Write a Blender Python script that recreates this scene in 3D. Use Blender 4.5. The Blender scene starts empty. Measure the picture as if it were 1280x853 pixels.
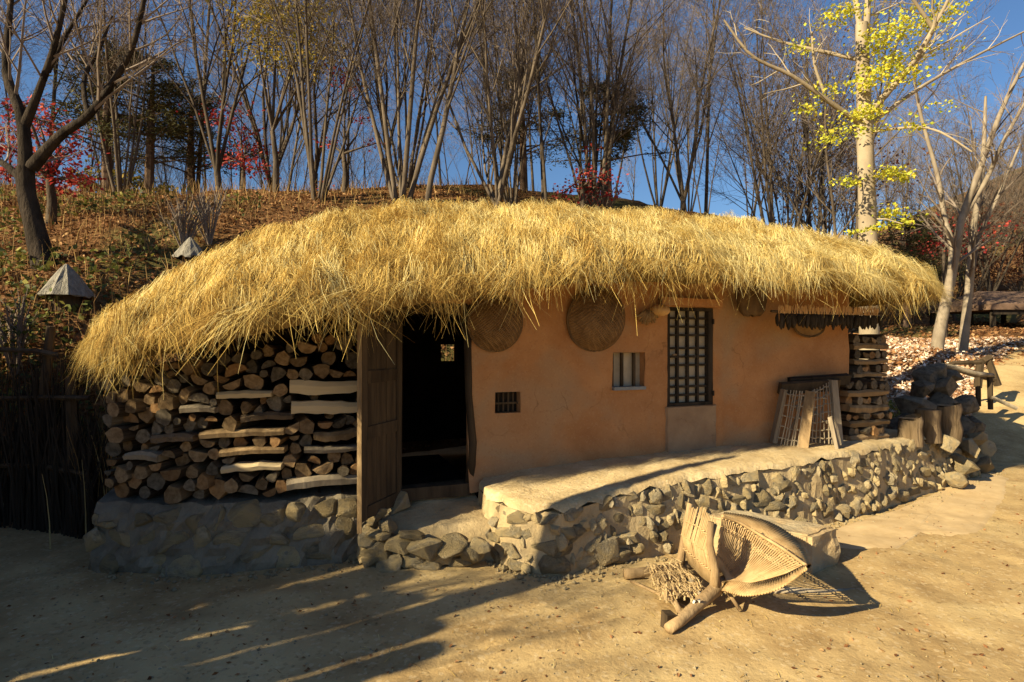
import bpy, math, random
import numpy as np
from mathutils import Vector, Matrix, noise as mnoise

SC = bpy.context.scene
COL = SC.collection
PI = math.pi

# ------------------------------------------------------------------ camera, light, exposure
cam = bpy.data.cameras.new("camera")
cam.lens = 20.0
cam.sensor_width = 36.0
cam.clip_start = 0.05
cam.clip_end = 2000
camo = bpy.data.objects.new("camera", cam)
COL.objects.link(camo)
camo.location = (0, 0, 1.65)
camo.rotation_euler = (math.radians(90), 0, 0)
SC.camera = camo

SUN_AZ = math.radians(33)      # heading in which shadows fall, measured from +x
SUN_EL = math.radians(27)
w = bpy.data.worlds.new("World")
SC.world = w
w.use_nodes = True
nt = w.node_tree
sky = nt.nodes.new("ShaderNodeTexSky")
sky.sky_type = 'NISHITA'
sky.sun_disc = False
sky.sun_elevation = SUN_EL
sky.sun_rotation = math.atan2(-math.cos(SUN_AZ), -math.sin(SUN_AZ))
sky.air_density = 1.15
sky.dust_density = 0.6
sky.ozone_density = 7.0
bg = nt.nodes["Background"]
bg.inputs[1].default_value = 0.05
nt.links.new(sky.outputs[0], bg.inputs[0])

sl = bpy.data.lights.new("sun", 'SUN')
sl.energy = 5.0
sl.angle = math.radians(0.5)
sl.color = (1.0, 0.85, 0.545)
so = bpy.data.objects.new("sun", sl)
COL.objects.link(so)
so.location = (-8, -6, 12)
so.rotation_euler = Vector((math.cos(SUN_AZ) * math.cos(SUN_EL), math.sin(SUN_AZ) * math.cos(SUN_EL),
                            -math.sin(SUN_EL))).to_track_quat('-Z', 'Y').to_euler()
SC.view_settings.view_transform = 'Standard'
SC.view_settings.look = 'None'
SC.view_settings.exposure = 1.3
SC.view_settings.gamma = 1.0
SC.cycles.use_denoising = True
SC.cycles.max_bounces = 8
SC.cycles.diffuse_bounces = 4
SC.cycles.caustics_reflective = False
SC.cycles.caustics_refractive = False

# ------------------------------------------------------------------ small helpers
R = random.Random(7)


def sstep(x, a, b):
    t = min(1.0, max(0.0, (x - a) / (b - a)))
    return t * t * (3 - 2 * t)


def lerp(a, b, t):
    return a + (b - a) * t


def interp(x, xs, ys):
    return float(np.interp(x, xs, ys))


def tag(o, label=None, cat=None, group=None, kind=None):
    if label:
        o["label"] = label
    if cat:
        o["category"] = cat
    if group:
        o["group"] = group
    if kind:
        o["kind"] = kind
    return o


def empty(name, loc, rz=0.0, label=None, cat=None, group=None):
    o = bpy.data.objects.new(name, None)
    o.empty_display_size = 0.1
    COL.objects.link(o)
    o.location = loc
    o.rotation_euler = (0, 0, rz)
    return tag(o, label, cat, group)


def link(name, me, parent=None, loc=None, rot=None, scale=None):
    o = bpy.data.objects.new(name, me)
    COL.objects.link(o)
    if parent is not None:
        o.parent = parent
    if loc is not None:
        o.location = loc
    if rot is not None:
        o.rotation_euler = rot
    if scale is not None:
        o.scale = scale
    return o


def fast_mesh(name, verts, faces, mats, smooth=False, attr=None, fmat=None):
    """verts Nx3, faces MxK (all K alike)"""
    verts = np.asarray(verts, dtype=np.float32)
    faces = np.asarray(faces, dtype=np.int32)
    me = bpy.data.meshes.new(name)
    k = faces.shape[1]
    me.vertices.add(len(verts))
    me.vertices.foreach_set("co", verts.ravel())
    me.loops.add(faces.size)
    me.loops.foreach_set("vertex_index", faces.ravel())
    me.polygons.add(len(faces))
    me.polygons.foreach_set("loop_start", np.arange(0, faces.size, k, dtype=np.int32))
    me.polygons.foreach_set("loop_total", np.full(len(faces), k, dtype=np.int32))
    me.polygons.foreach_set("use_smooth", np.full(len(faces), smooth, dtype=bool))
    if fmat is not None:
        me.polygons.foreach_set("material_index", np.asarray(fmat, dtype=np.int32))
    me.update(calc_edges=True)
    if attr is not None:
        a = me.attributes.new("rnd", 'FLOAT', 'POINT')
        a.data.foreach_set("value", np.asarray(attr, dtype=np.float32))
    for m in (mats if isinstance(mats, (list, tuple)) else [mats]):
        me.materials.append(m)
    return me


class MB:
    """collects shapes into one mesh"""

    def __init__(self):
        self.v, self.f, self.m = [], [], []

    def add(self, vs, fs, mi=0):
        b = len(self.v)
        self.v += [tuple(p) for p in vs]
        for f in fs:
            self.f.append(tuple(b + i for i in f))
            self.m.append(mi)

    def box(self, c, s, rot=None, mi=0, jit=0.0, rng=R):
        hx, hy, hz = s[0] / 2, s[1] / 2, s[2] / 2
        vs = []
        for z in (-hz, hz):
            for x, y in ((-hx, -hy), (hx, -hy), (hx, hy), (-hx, hy)):
                p = Vector((x + rng.uniform(-jit, jit), y + rng.uniform(-jit, jit), z + rng.uniform(-jit, jit)))
                if rot is not None:
                    p = rot @ p
                vs.append((p.x + c[0], p.y + c[1], p.z + c[2]))
        self.add(vs, [(3, 2, 1, 0), (4, 5, 6, 7), (0, 1, 5, 4), (1, 2, 6, 5), (2, 3, 7, 6), (3, 0, 4, 7)], mi)

    def tube(self, pts, radii, n=6, cap=True, mi=0, capmi=None, flat=1.0, jit=0.0, rng=R):
        pts = [Vector(p) for p in pts]
        if not isinstance(radii, (list, tuple)):
            radii = [radii] * len(pts)
        vs = []
        ref = None
        for i, p in enumerate(pts):
            d = (pts[min(i + 1, len(pts) - 1)] - pts[max(i - 1, 0)]).normalized()
            if ref is None:
                ref = Vector((0, 0, 1)) if abs(d.z) < 0.9 else Vector((1, 0, 0))
            a = d.cross(ref)
            if a.length < 1e-4:
                a = d.cross(Vector((0.3, 1, 0.2)))
            a.normalize()
            b = d.cross(a).normalized()
            for k in range(n):
                t = 2 * PI * k / n
                rr = radii[i] * (1 + rng.uniform(-jit, jit))
                vs.append(p + a * (math.cos(t) * rr) + b * (math.sin(t) * rr * flat))
        fs = []
        for i in range(len(pts) - 1):
            for k in range(n):
                k2 = (k + 1) % n
                fs.append((i * n + k, i * n + k2, (i + 1) * n + k2, (i + 1) * n + k))
        self.add(vs, fs, mi)
        if cap:
            b0 = len(self.v) - len(vs)
            cm = mi if capmi is None else capmi
            self.f.append(tuple(b0 + k for k in range(n))[::-1]); self.m.append(cm)
            self.f.append(tuple(b0 + (len(pts) - 1) * n + k for k in range(n))); self.m.append(cm)

    def mesh(self, name, mats, smooth=False):
        me = bpy.data.meshes.new(name)
        me.from_pydata(self.v, [], self.f)
        me.polygons.foreach_set("material_index", self.m)
        me.polygons.foreach_set("use_smooth", [smooth] * len(self.f))
        for mm in (mats if isinstance(mats, (list, tuple)) else [mats]):
            me.materials.append(mm)
        me.update()
        return me

    def build(self, name, mats, parent=None, smooth=False, **kw):
        return link(name, self.mesh(name, mats, smooth), parent, **kw)


# ------------------------------------------------------------------ materials
def base_mat(name):
    m = bpy.data.materials.new(name)
    m.use_nodes = True
    n = m.node_tree.nodes
    return m, n, m.node_tree.links, n["Principled BSDF"]


def M(name, c1, c2, scale=6.0, rough=0.9, bump=0.4, bscale=40.0, rnd=0.0, stretch=(1, 1, 1), spec=0.15,
      c3=None, s3=2.0, lo=0.35, hi=0.65, bdist=0.01, t3=(0.5, 0.62)):
    m, n, l, p = base_mat(name)
    tc = n.new("ShaderNodeTexCoord")
    mp = n.new("ShaderNodeMapping")
    mp.inputs["Scale"].default_value = stretch
    oi = n.new("ShaderNodeObjectInfo")
    off = n.new("ShaderNodeVectorMath"); off.operation = 'SCALE'
    off.inputs[0].default_value = (17.3, 9.1, 23.7)
    l.new(oi.outputs["Random"], off.inputs["Scale"])
    add = n.new("ShaderNodeVectorMath"); add.operation = 'ADD'
    l.new(tc.outputs["Object"], mp.inputs[0])
    l.new(mp.outputs[0], add.inputs[0])
    l.new(off.outputs[0], add.inputs[1])
    vec = add.outputs[0]
    t = n.new("ShaderNodeTexNoise")
    t.inputs["Scale"].default_value = scale
    t.inputs["Detail"].default_value = 7
    t.inputs["Roughness"].default_value = 0.62
    l.new(vec, t.inputs[0])
    r = n.new("ShaderNodeValToRGB")
    r.color_ramp.elements[0].position = lo
    r.color_ramp.elements[0].color = (*c1, 1)
    r.color_ramp.elements[1].position = hi
    r.color_ramp.elements[1].color = (*c2, 1)
    l.new(t.outputs[0], r.inputs[0])
    col = r.outputs[0]
    if c3 is not None:
        t3n = n.new("ShaderNodeTexNoise")
        t3n.inputs["Scale"].default_value = s3
        t3n.inputs["Detail"].default_value = 5
        t3n.inputs["Distortion"].default_value = 0.6
        l.new(vec, t3n.inputs[0])
        mr = n.new("ShaderNodeMapRange")
        mr.inputs[1].default_value, mr.inputs[2].default_value = t3
        l.new(t3n.outputs[0], mr.inputs[0])
        mx = n.new("ShaderNodeMix"); mx.data_type = 'RGBA'
        l.new(mr.outputs[0], mx.inputs[0])
        l.new(col, mx.inputs[6])
        mx.inputs[7].default_value = (*c3, 1)
        col = mx.outputs[2]
    if rnd > 0:
        hs = n.new("ShaderNodeHueSaturation")
        mr2 = n.new("ShaderNodeMapRange")
        mr2.inputs[3].default_value, mr2.inputs[4].default_value = 1 - rnd, 1 + rnd
        l.new(oi.outputs["Random"], mr2.inputs[0])
        l.new(mr2.outputs[0], hs.inputs["Value"])
        l.new(col, hs.inputs["Color"])
        col = hs.outputs[0]
    l.new(col, p.inputs["Base Color"])
    p.inputs["Roughness"].default_value = rough
    p.inputs["Specular IOR Level"].default_value = spec
    if bump > 0:
        t2 = n.new("ShaderNodeTexNoise")
        t2.inputs["Scale"].default_value = bscale
        t2.inputs["Detail"].default_value = 6
        t2.inputs["Roughness"].default_value = 0.65
        l.new(vec, t2.inputs[0])
        b = n.new("ShaderNodeBump")
        b.inputs["Strength"].default_value = bump
        b.inputs["Distance"].default_value = bdist
        l.new(t2.outputs[0], b.inputs["Height"])
        l.new(b.outputs[0], p.inputs["Normal"])
    return m


def attr_mat(name, cols, rough=0.8, spec=0.15, trans=0.0):
    """colour from the per-strand / per-leaf attribute"""
    m, n, l, p = base_mat(name)
    a = n.new("ShaderNodeAttribute"); a.attribute_name = "rnd"
    r = n.new("ShaderNodeValToRGB")
    e = r.color_ramp.elements
    e[0].position, e[0].color = cols[0][0], (*cols[0][1], 1)
    e[1].position, e[1].color = cols[-1][0], (*cols[-1][1], 1)
    for pos, c in cols[1:-1]:
        x = e.new(pos); x.color = (*c, 1)
    l.new(a.outputs["Fac"], r.inputs[0])
    l.new(r.outputs[0], p.inputs["Base Color"])
    p.inputs["Roughness"].default_value = rough
    p.inputs["Specular IOR Level"].default_value = spec
    if trans > 0:
        tr = n.new("ShaderNodeBsdfTranslucent")
        l.new(r.outputs[0], tr.inputs[0])
        mx = n.new("ShaderNodeMixShader"); mx.inputs[0].default_value = trans
        l.new(p.outputs[0], mx.inputs[1]); l.new(tr.outputs[0], mx.inputs[2])
        l.new(mx.outputs[0], n["Material Output"].inputs[0])
    return m


MAT = {
    'dirt': M("packed_dirt", (.29, .19, .085), (.46, .325, .155), 3.5, .95, .55, 38, spec=.06, c3=(.52, .385, .19), s3=.8, t3=(.46, .66), bdist=.012, lo=.32, hi=.68),
    'pale_earth': M("pale_packed_earth", (.44, .325, .17), (.58, .45, .26), 4.0, .95, .9, 26, spec=.08, c3=(.38, .275, .145), s3=2.6, t3=(.48, .68), bdist=.015),
    'hill': M("leafy_hillside", (.085, .042, .018), (.20, .105, .045), 1.6, 1, .8, 9, spec=.05, c3=(.10, .085, .03), s3=.35, bdist=.05),
    'clay': M("orange_clay_plaster", (.33, .15, .06), (.46, .235, .102), 2.6, .95, .6, 20, spec=.08, c3=(.33, .215, .12), s3=1.3, t3=(.50, .68), bdist=.010, lo=.3, hi=.7),
    'shade_clay': M("shade_black_clay", (.018, .014, .011), (.05, .038, .028), 4, .95, .4, 20, spec=.05),  # near-black inner walls and floor, painting the dark seen through the doorway
    'clay_pale': M("greyish_clay_patch", (.25, .16, .095), (.33, .225, .135), 5, .95, .4, 30, spec=.08, bdist=.008),
    'mortar': M("earth_mortar", (.33, .245, .135), (.46, .35, .20), 5, .95, .9, 24, spec=.08, bdist=.02),
    'mortar_grey': M("grey_mortar", (.15, .125, .09), (.24, .20, .14), 5, .95, .9, 24, spec=.08, bdist=.02),
    'stone': M("field_stone", (.23, .19, .125), (.43, .355, .235), 3.5, .9, .9, 12, rnd=.36, spec=.12, c3=(.44, .335, .18), s3=1.5, t3=(.38, .56), bdist=.06),
    'stone_pale': M("pale_cut_stone", (.29, .23, .145), (.44, .36, .235), 5, .9, .9, 22, spec=.12, bdist=.02, c3=(.40, .29, .16), s3=3, t3=(.48, .62)),
    'bark': M("log_bark", (.05, .034, .022), (.16, .115, .075), 3, .95, .9, 16, rnd=.35, stretch=(1, .25, 1), spec=.1, bdist=.05),
    'cut': M("cut_log_end", (.15, .092, .045), (.31, .21, .112), 1.6, .9, .5, 9, rnd=.42, spec=.1, bdist=.03),
    'cut_grey': M("greyed_log_end", (.10, .08, .054), (.225, .18, .125), 1.8, .9, .6, 8, rnd=.35, spec=.1, bdist=.04),
    'cut_orange': M("orange_log_end", (.19, .10, .042), (.34, .20, .09), 1.6, .9, .5, 9, rnd=.35, spec=.1, bdist=.03),
    'cut_pale': M("fresh_split_wood", (.52, .40, .23), (.66, .53, .33), 5, .85, .6, 16, stretch=(.25, 1, 1.5), spec=.12, bdist=.012),
    'grey_wood': M("weathered_wood", (.17, .135, .095), (.33, .27, .19), 5, .9, .7, 14, rnd=.25, stretch=(1.5, 1.5, .22), spec=.12, bdist=.012),
    'tan_wood': M("dry_pale_wood", (.20, .13, .065), (.37, .255, .135), 9, .88, .9, 30, rnd=.2, c3=(.19, .125, .065), s3=5, t3=(.50, .66), stretch=(1.4, 1.4, .4), spec=.15, bdist=.01),
    'dark_wood': M("old_dark_wood", (.036, .025, .015), (.088, .060, .034), 5, .85, .6, 16, rnd=.15, stretch=(2, 2, .25), spec=.15, bdist=.008),
    'stump_bark': M("brown_stump_bark", (.13, .09, .05), (.28, .20, .12), 6, .95, 1.0, 16, rnd=.2, stretch=(1.6, 1.6, .2), spec=.08, bdist=.03),
    'black_wood': M("blackened_wood", (.02, .016, .012), (.055, .042, .03), 5, .9, .5, 16, stretch=(2, 2, .3), spec=.1, bdist=.008),
    'paper': M("window_paper", (.36, .30, .21), (.46, .39, .28), 9, .9, .2, 30, rnd=.12, spec=.1),
    'blue_grey': M("blue_grey_wood", (.16, .17, .18), (.25, .26, .26), 8, .9, .4, 30, spec=.1),
    'thatch_core': M("packed_straw", (.16, .10, .035), (.32, .21, .075), 10, .95, 1, 60, stretch=(1, 1, 1), spec=.05, bdist=.03),
    'weave': M("woven_split_bamboo", (.16, .09, .04), (.29, .175, .08), 8, .85, .5, 40, rnd=.1, spec=.15, bdist=.006),
    'weave_rim': M("basket_rim", (.09, .055, .03), (.16, .10, .05), 8, .85, .4, 40, spec=.15),
    'wicker': M("dry_wicker", (.31, .20, .092), (.47, .325, .165), 12, .85, .4, 40, spec=.12, bdist=.004),
    'mat': M("tan_plaited_mat", (.33, .205, .09), (.50, .34, .165), 14, .9, .9, 70, spec=.1, bdist=.006),
    'gourd': M("dried_gourd", (.50, .29, .11), (.60, .37, .16), 4, .6, .2, 20, spec=.3),
    'tree_bark': M("dark_tree_bark", (.045, .034, .025), (.11, .085, .062), 6, .95, .8, 20, rnd=.3, stretch=(1, 1, .3), spec=.08, bdist=.03),
    'grey_bark': M("grey_brown_bark", (.06, .046, .034), (.13, .102, .076), 6, .95, .7, 20, rnd=.3, stretch=(1, 1, .3), spec=.08, bdist=.02),
    'pale_bark': M("pale_smooth_bark", (.235, .185, .125), (.34, .275, .19), 3, .85, .4, 12, stretch=(1, 1, .5), spec=.12, c3=(.25, .20, .14), s3=5, t3=(.58, .72), bdist=.015),
    'twig': M("bare_twigs", (.11, .085, .067), (.21, .168, .138), 2, .95, 0, rnd=.25, spec=.05),
    'twig_pale': M("pale_twigs", (.30, .245, .17), (.42, .35, .26), 2, .9, 0, spec=.08),
    'conifer_bark': M("red_brown_bark", (.07, .045, .03), (.15, .10, .07), 6, .95, .7, 20, stretch=(1, 1, .3), spec=.08),
    'roof_tile': M("dark_shelter_roof", (.10, .065, .045), (.19, .12, .085), 3, .95, .5, 12, spec=.1),
    'grey_thatch': M("weathered_cone_thatch", (.16, .145, .12), (.29, .265, .22), 10, .95, .9, 25, stretch=(2, 2, .3), spec=.06, bdist=.03),
    'cord': M("pale_cord", (.6, .55, .45), (.7, .65, .55), 10, .9, 0, spec=.1),
    'rock_dark': M("dark_rock", (.085, .068, .048), (.18, .145, .10), 4, .9, .8, 14, rnd=.2, spec=.15, bdist=.03),
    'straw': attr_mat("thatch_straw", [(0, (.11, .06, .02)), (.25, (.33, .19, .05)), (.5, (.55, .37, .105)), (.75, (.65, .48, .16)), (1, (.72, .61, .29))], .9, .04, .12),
    'dry_grass': attr_mat("dry_grass_blades", [(0, (.13, .065, .025)), (.25, (.22, .13, .055)), (.5, (.38, .26, .10)), (1, (.50, .38, .18))], .85, .1, .15),
    'pad': attr_mat("matted_pad_straw", [(0, (.30, .20, .09)), (1, (.58, .43, .23))], .85, .1, .1),
    'litter': attr_mat("fallen_leaf", [(0, (.09, .036, .015)), (.45, (.21, .095, .038)), (.8, (.31, .16, .07)), (1, (.42, .26, .12))], .85, .15, .15),
    'litter_pale': attr_mat("curled_pale_leaf", [(0, (.22, .10, .045)), (.4, (.42, .24, .13)), (.7, (.62, .48, .36)), (1, (.80, .70, .60))], .7, .25, .1),
    'green': attr_mat("low_green_leaf", [(0, (.04, .05, .015)), (.6, (.10, .115, .025)), (1, (.27, .24, .05))], .7, .25, .25),
    'yellow': attr_mat("yellow_autumn_leaf", [(0, (.36, .40, .04)), (.6, (.62, .60, .06)), (1, (.72, .56, .07))], .65, .25, .4),
    'olive': attr_mat("olive_autumn_leaf", [(0, (.13, .12, .025)), (.6, (.27, .21, .04)), (1, (.40, .26, .05))], .7, .2, .35),
    'red': attr_mat("red_maple_leaf", [(0, (.16, .015, .015)), (.6, (.34, .035, .035)), (1, (.46, .10, .06))], .7, .2, .35),
    'rust': attr_mat("rust_brown_leaf", [(0, (.10, .035, .02)), (.6, (.19, .075, .04)), (1, (.26, .13, .07))], .8, .15, .3),
    'needle': attr_mat("conifer_needles", [(0, (.04, .045, .018)), (.6, (.085, .08, .03)), (1, (.13, .11, .045))], .8, .15, .1),
    'millet': attr_mat("hanging_millet", [(0, (.015, .011, .009)), (.5, (.035, .022, .014)), (1, (.07, .04, .02))], .9, .1),
}


def add_detail(m, scale, width, dark, strength, speck=None, sp_scale=120.0, sp_mix=.3):
    """hairline cracks (voronoi cell edges, broken up by noise) and small embedded specks"""
    n, l = m.node_tree.nodes, m.node_tree.links
    p = n["Principled BSDF"]
    src = p.inputs["Base Color"].links[0].from_socket
    tc = n.new("ShaderNodeTexCoord")
    nz = n.new("ShaderNodeTexNoise"); nz.inputs["Scale"].default_value = scale * 1.6; nz.inputs["Detail"].default_value = 4
    l.new(tc.outputs["Object"], nz.inputs[0])
    mx0 = n.new("ShaderNodeMix"); mx0.data_type = 'VECTOR'; mx0.inputs[0].default_value = .22
    l.new(tc.outputs["Object"], mx0.inputs[4]); l.new(nz.outputs["Color"], mx0.inputs[5])
    vo = n.new("ShaderNodeTexVoronoi"); vo.feature = 'DISTANCE_TO_EDGE'; vo.inputs["Scale"].default_value = scale
    l.new(mx0.outputs[1], vo.inputs[0])
    mr = n.new("ShaderNodeMapRange"); mr.inputs[1].default_value = 0; mr.inputs[2].default_value = width
    mr.inputs[3].default_value = strength; mr.inputs[4].default_value = 0
    l.new(vo.outputs["Distance"], mr.inputs[0])
    nb = n.new("ShaderNodeTexNoise"); nb.inputs["Scale"].default_value = scale * .9
    l.new(tc.outputs["Object"], nb.inputs[0])
    mk = n.new("ShaderNodeMapRange"); mk.inputs[1].default_value = .5; mk.inputs[2].default_value = .62
    l.new(nb.outputs[0], mk.inputs[0])
    mu = n.new("ShaderNodeMath"); mu.operation = 'MULTIPLY'
    l.new(mr.outputs[0], mu.inputs[0]); l.new(mk.outputs[0], mu.inputs[1])
    mx = n.new("ShaderNodeMix"); mx.data_type = 'RGBA'
    l.new(mu.outputs[0], mx.inputs[0]); l.new(src, mx.inputs[6]); mx.inputs[7].default_value = (*dark, 1)
    out = mx.outputs[2]
    if speck:
        v2 = n.new("ShaderNodeTexVoronoi"); v2.inputs["Scale"].default_value = sp_scale
        l.new(tc.outputs["Object"], v2.inputs[0])
        sp = n.new("ShaderNodeSeparateColor"); l.new(v2.outputs["Color"], sp.inputs[0])
        for ch, thr, col in (("Red", .90, speck[0]), ("Green", .92, speck[1])):
            g1 = n.new("ShaderNodeMath"); g1.operation = 'GREATER_THAN'; g1.inputs[1].default_value = thr
            l.new(sp.outputs[ch], g1.inputs[0])
            ml = n.new("ShaderNodeMath"); ml.operation = 'MULTIPLY'; ml.inputs[1].default_value = sp_mix
            l.new(g1.outputs[0], ml.inputs[0])
            m2 = n.new("ShaderNodeMix"); m2.data_type = 'RGBA'
            l.new(ml.outputs[0], m2.inputs[0]); l.new(out, m2.inputs[6]); m2.inputs[7].default_value = (*col, 1)
            out = m2.outputs[2]
    l.new(out, p.inputs["Base Color"])


add_detail(MAT['clay'], 2.6, .012, (.16, .08, .036), .55, ((.46, .28, .14), (.24, .115, .05)), 75, .22)
add_detail(MAT['clay_pale'], 4, .012, (.13, .08, .05), .6)
add_detail(MAT['dirt'], 1.1, .004, (.20, .13, .06), .3, ((.58, .46, .29), (.17, .115, .055)), 48)
add_detail(MAT['pale_earth'], 3.0, .014, (.22, .155, .08), .7, ((.62, .52, .36), (.27, .19, .10)), 60)


def pix(px, py, Y):
    """world point at depth Y seen in direction (px, py) of the 1280 x 853 photograph"""
    return Vector(((px - 640) / 711.1 * Y, Y, 1.65 - (py - 426.5) / 711.1 * Y))


def gpt(px, py, z=0.0):
    return pix(px, py, (1.65 - z) * 711.1 / (py - 426.5))


# cottage frame: u along the front wall, v into the house
TH = math.radians(20.7)
HO = Vector((-.35, 4.74, 0))
CU, SU = math.cos(TH), math.sin(TH)


def HW(u, v, z):
    return Vector((HO.x + CU * u - SU * v, HO.y + SU * u + CU * v, z))


def wall_uz(px, py, v=0.0):
    k = (px - 640) / 711.1
    # x = HO.x + CU u - SU v ; Y = HO.y + SU u + CU v ; x = kY
    u = (k * (HO.y + CU * v) - HO.x + SU * v) / (CU - k * SU)
    Y = HO.y + SU * u + CU * v
    return u, 1.65 - (py - 426.5) / 711.1 * Y


def fbm(x, y, z=0.0, o=4):
    return mnoise.fractal(Vector((x, y, z)), 1.0, 2.0, o)


# ------------------------------------------------------------------ terrain
def hill_left(x, y):
    if x < -6.5:
        toe = 4.62 + .2 * (x + 6.5)
    elif x < 0:
        toe = 9.3 + .72 * x
    else:
        toe = 9.3 + .45 * x
    t = y - toe
    if t <= 0:
        return -.25 + max(-1.0, t * .2)
    A = 7.7 + 2.2 * sstep(x, -9, 0)
    h = A * (1 - math.exp(-t / 9.0)) - .25 * math.exp(-t * 2)
    if t > 16:
        h -= .035 * (t - 16) ** 1.5
    return h


def hill_right(x, y):
    k = x / max(y, 1)
    h = interp(y, [6.8, 8.5, 13, 24], [-.22, .10, 1.42, 2.3])
    if y > 25:
        h += (y - 25) * (.30 + .75 * max(0, min(k, 1.6) - .62)) * (1 if y < 60 else 60 / y)
    return h


def H(x, y):
    k = x / max(y, 1)
    s = sstep(k, .42, .60)
    if y < 1:
        return -.6
    a = hill_left(x, y) if s < 1 else 0
    b = hill_right(x, y) if s > 0 else 0
    h = lerp(a, b, s)
    if h > 0:
        h += .10 * fbm(x * .6, y * .6, 1.0) * min(1, h) + .25 * fbm(x * .13, y * .13, 5.0) * min(1, h * .5)
    return h


def hit(px, py, y0=5.0, y1=30.0):
    """depth at which the line of sight through (px, py) meets the hillside"""
    y = y0
    while y < y1:
        p = pix(px, py, y)
        if H(p.x, y) >= p.z:
            return y
        y += .05
    return y1


def axis(fine0, fine1, step, lo, hi, grow=1.25):
    a = list(np.arange(fine0, fine1 + 1e-6, step))
    s = step
    while a[-1] < hi:
        s *= grow
        a.append(a[-1] + s)
    s = step
    while a[0] > lo:
        s *= grow
        a.insert(0, a[0] - s)
    return a


def ground_z(x, y):
    z = .02 * fbm(x * .8, y * .8, 2.0) + .007 * fbm(x * 4, y * 4, 3.0, 3)
    z += .006 * fbm(x * 9, y * 14, 4.0, 3) + .010 * abs(fbm(x * 1.7, y * 3.1, 8.0, 3))
    return z


def sheet(name, xs, ys, zf, mat, smooth=True):
    nx, ny = len(xs), len(ys)
    vs = np.empty((ny * nx, 3), dtype=np.float32)
    i = 0
    for y in ys:
        for x in xs:
            vs[i] = (x, y, zf(x, y)); i += 1
    j, ii = np.meshgrid(np.arange(ny - 1), np.arange(nx - 1), indexing='ij')
    a = (j * nx + ii).ravel()
    f = np.stack([a, a + 1, a + nx + 1, a + nx], 1)
    return link(name, fast_mesh(name, vs, f, mat, smooth))


g = sheet("ground", axis(-3.6, 5.2, .05, -500, 500, 1.3), axis(2.3, 7.0, .05, -300, 900, 1.3),
          lambda x, y: ground_z(x, y) if (abs(x) < 14 and -3 < y < 16) else -.02, MAT['dirt'])
tag(g, kind="structure")
hs = sheet("hillside", axis(-18, 16, .35, -160, 160, 1.18), axis(3.4, 30, .35, 2, 170, 1.18), H, MAT['hill'])
tag(hs, kind="structure")


def path_left(y):
    return interp(y, [5, 8, 11, 14, 18], [.62, .78, .80, .86, .95])


vs, fs = [], []
PYS = list(np.arange(5.5, 19, .35)); PN = 16
for y in PYS:
    for i in range(PN):
        k = lerp(path_left(y), 1.5, i / (PN - 1)) + (.02 * fbm(y, i, 3) if i == 0 else 0)
        x = k * y
        e_ = .05 if 0 < i else -.02
        vs.append((x, y, max(H(x, y) + e_ + .01 * fbm(x * 3, y * 3, 2), -.06)))
for j in range(len(PYS) - 1):
    for i in range(PN - 1):
        fs.append((j * PN + i, j * PN + i + 1, (j + 1) * PN + i + 1, (j + 1) * PN + i))
tag(link("path", fast_mesh("path", vs, fs, MAT['dirt'], True)), kind="structure")

# ------------------------------------------------------------------ scatter: ribbons and leaves
def leaf_cloud(pts, size, rng, attr=None, flat=0.0, aspect=1.5):
    """bent leaf-sized faces (two triangles folded along the middle) at given points"""
    n = len(pts)
    pts = np.asarray(pts, dtype=np.float64)
    g_ = np.random.default_rng(rng)
    a = g_.normal(size=(n, 3))
    a[:, 2] *= (1 - flat)
    a /= np.linalg.norm(a, axis=1)[:, None]
    b = g_.normal(size=(n, 3))
    b[:, 2] *= (1 - flat)
    b -= a * (a * b).sum(1)[:, None]
    b /= np.linalg.norm(b, axis=1)[:, None]
    c = np.cross(a, b)
    s = (np.asarray(size) * g_.uniform(.6, 1.25, n))[:, None]
    w_ = s / aspect * .5
    fold = g_.uniform(.0, .5, n)[:, None] * w_
    v = np.stack([pts - a * s * .5, pts + b * w_ + c * fold, pts + a * s * .5, pts - b * w_ + c * fold], 1).reshape(-1, 3)
    base = np.arange(n)[:, None] * 4
    f = np.concatenate([base + np.array([[0, 1, 2]]), base + np.array([[0, 2, 3]])], 0)
    at = g_.uniform(0, 1, n) if attr is None else np.asarray(attr)
    return v, f, np.repeat(at, 4)


def ribbons(P, wdir, width, attr):
    """P: n x k x 3 strand points, wdir n x 3; ribbons tapering to a tip"""
    n, k, _ = P.shape
    wdir = wdir[:, None, :]
    tt = np.linspace(1, .25, k)[None, :, None]
    ww = np.asarray(width)[:, None, None] * tt * .5
    L, Rr = P - wdir * ww, P + wdir * ww
    v = np.stack([L, Rr], 2).reshape(-1, 3)
    base = (np.arange(n) * 2 * k)[:, None, None]
    seg = (np.arange(k - 1) * 2)[None, :, None]
    f = (base + seg + np.array([0, 1, 3, 2])[None, None, :]).reshape(-1, 4)
    return v, f, np.repeat(attr, 2 * k)


NPR = np.random.default_rng(11)

# ------------------------------------------------------------------ the cottage
cot = empty("mud_cottage", HO, TH, "low mud-walled cottage under a shaggy golden thatch roof", "cottage")

RF = dict(uc=1.411, L=2.767, aL=4.30, aR=4.09, vc=1.715, bf=2.496, bb=2.637)


def roof_r(u, v):
    du = u - RF['uc']
    a = RF['aR'] if du > 0 else RF['aL']
    x = max(0.0, abs(du) - RF['L']) / (a - RF['L'])
    dv = v - RF['vc']
    y = abs(dv) / (RF['bf'] if dv < 0 else RF['bb'])
    return (x ** 2.525 + y ** 2.525) ** (1 / 2.525)


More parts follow.
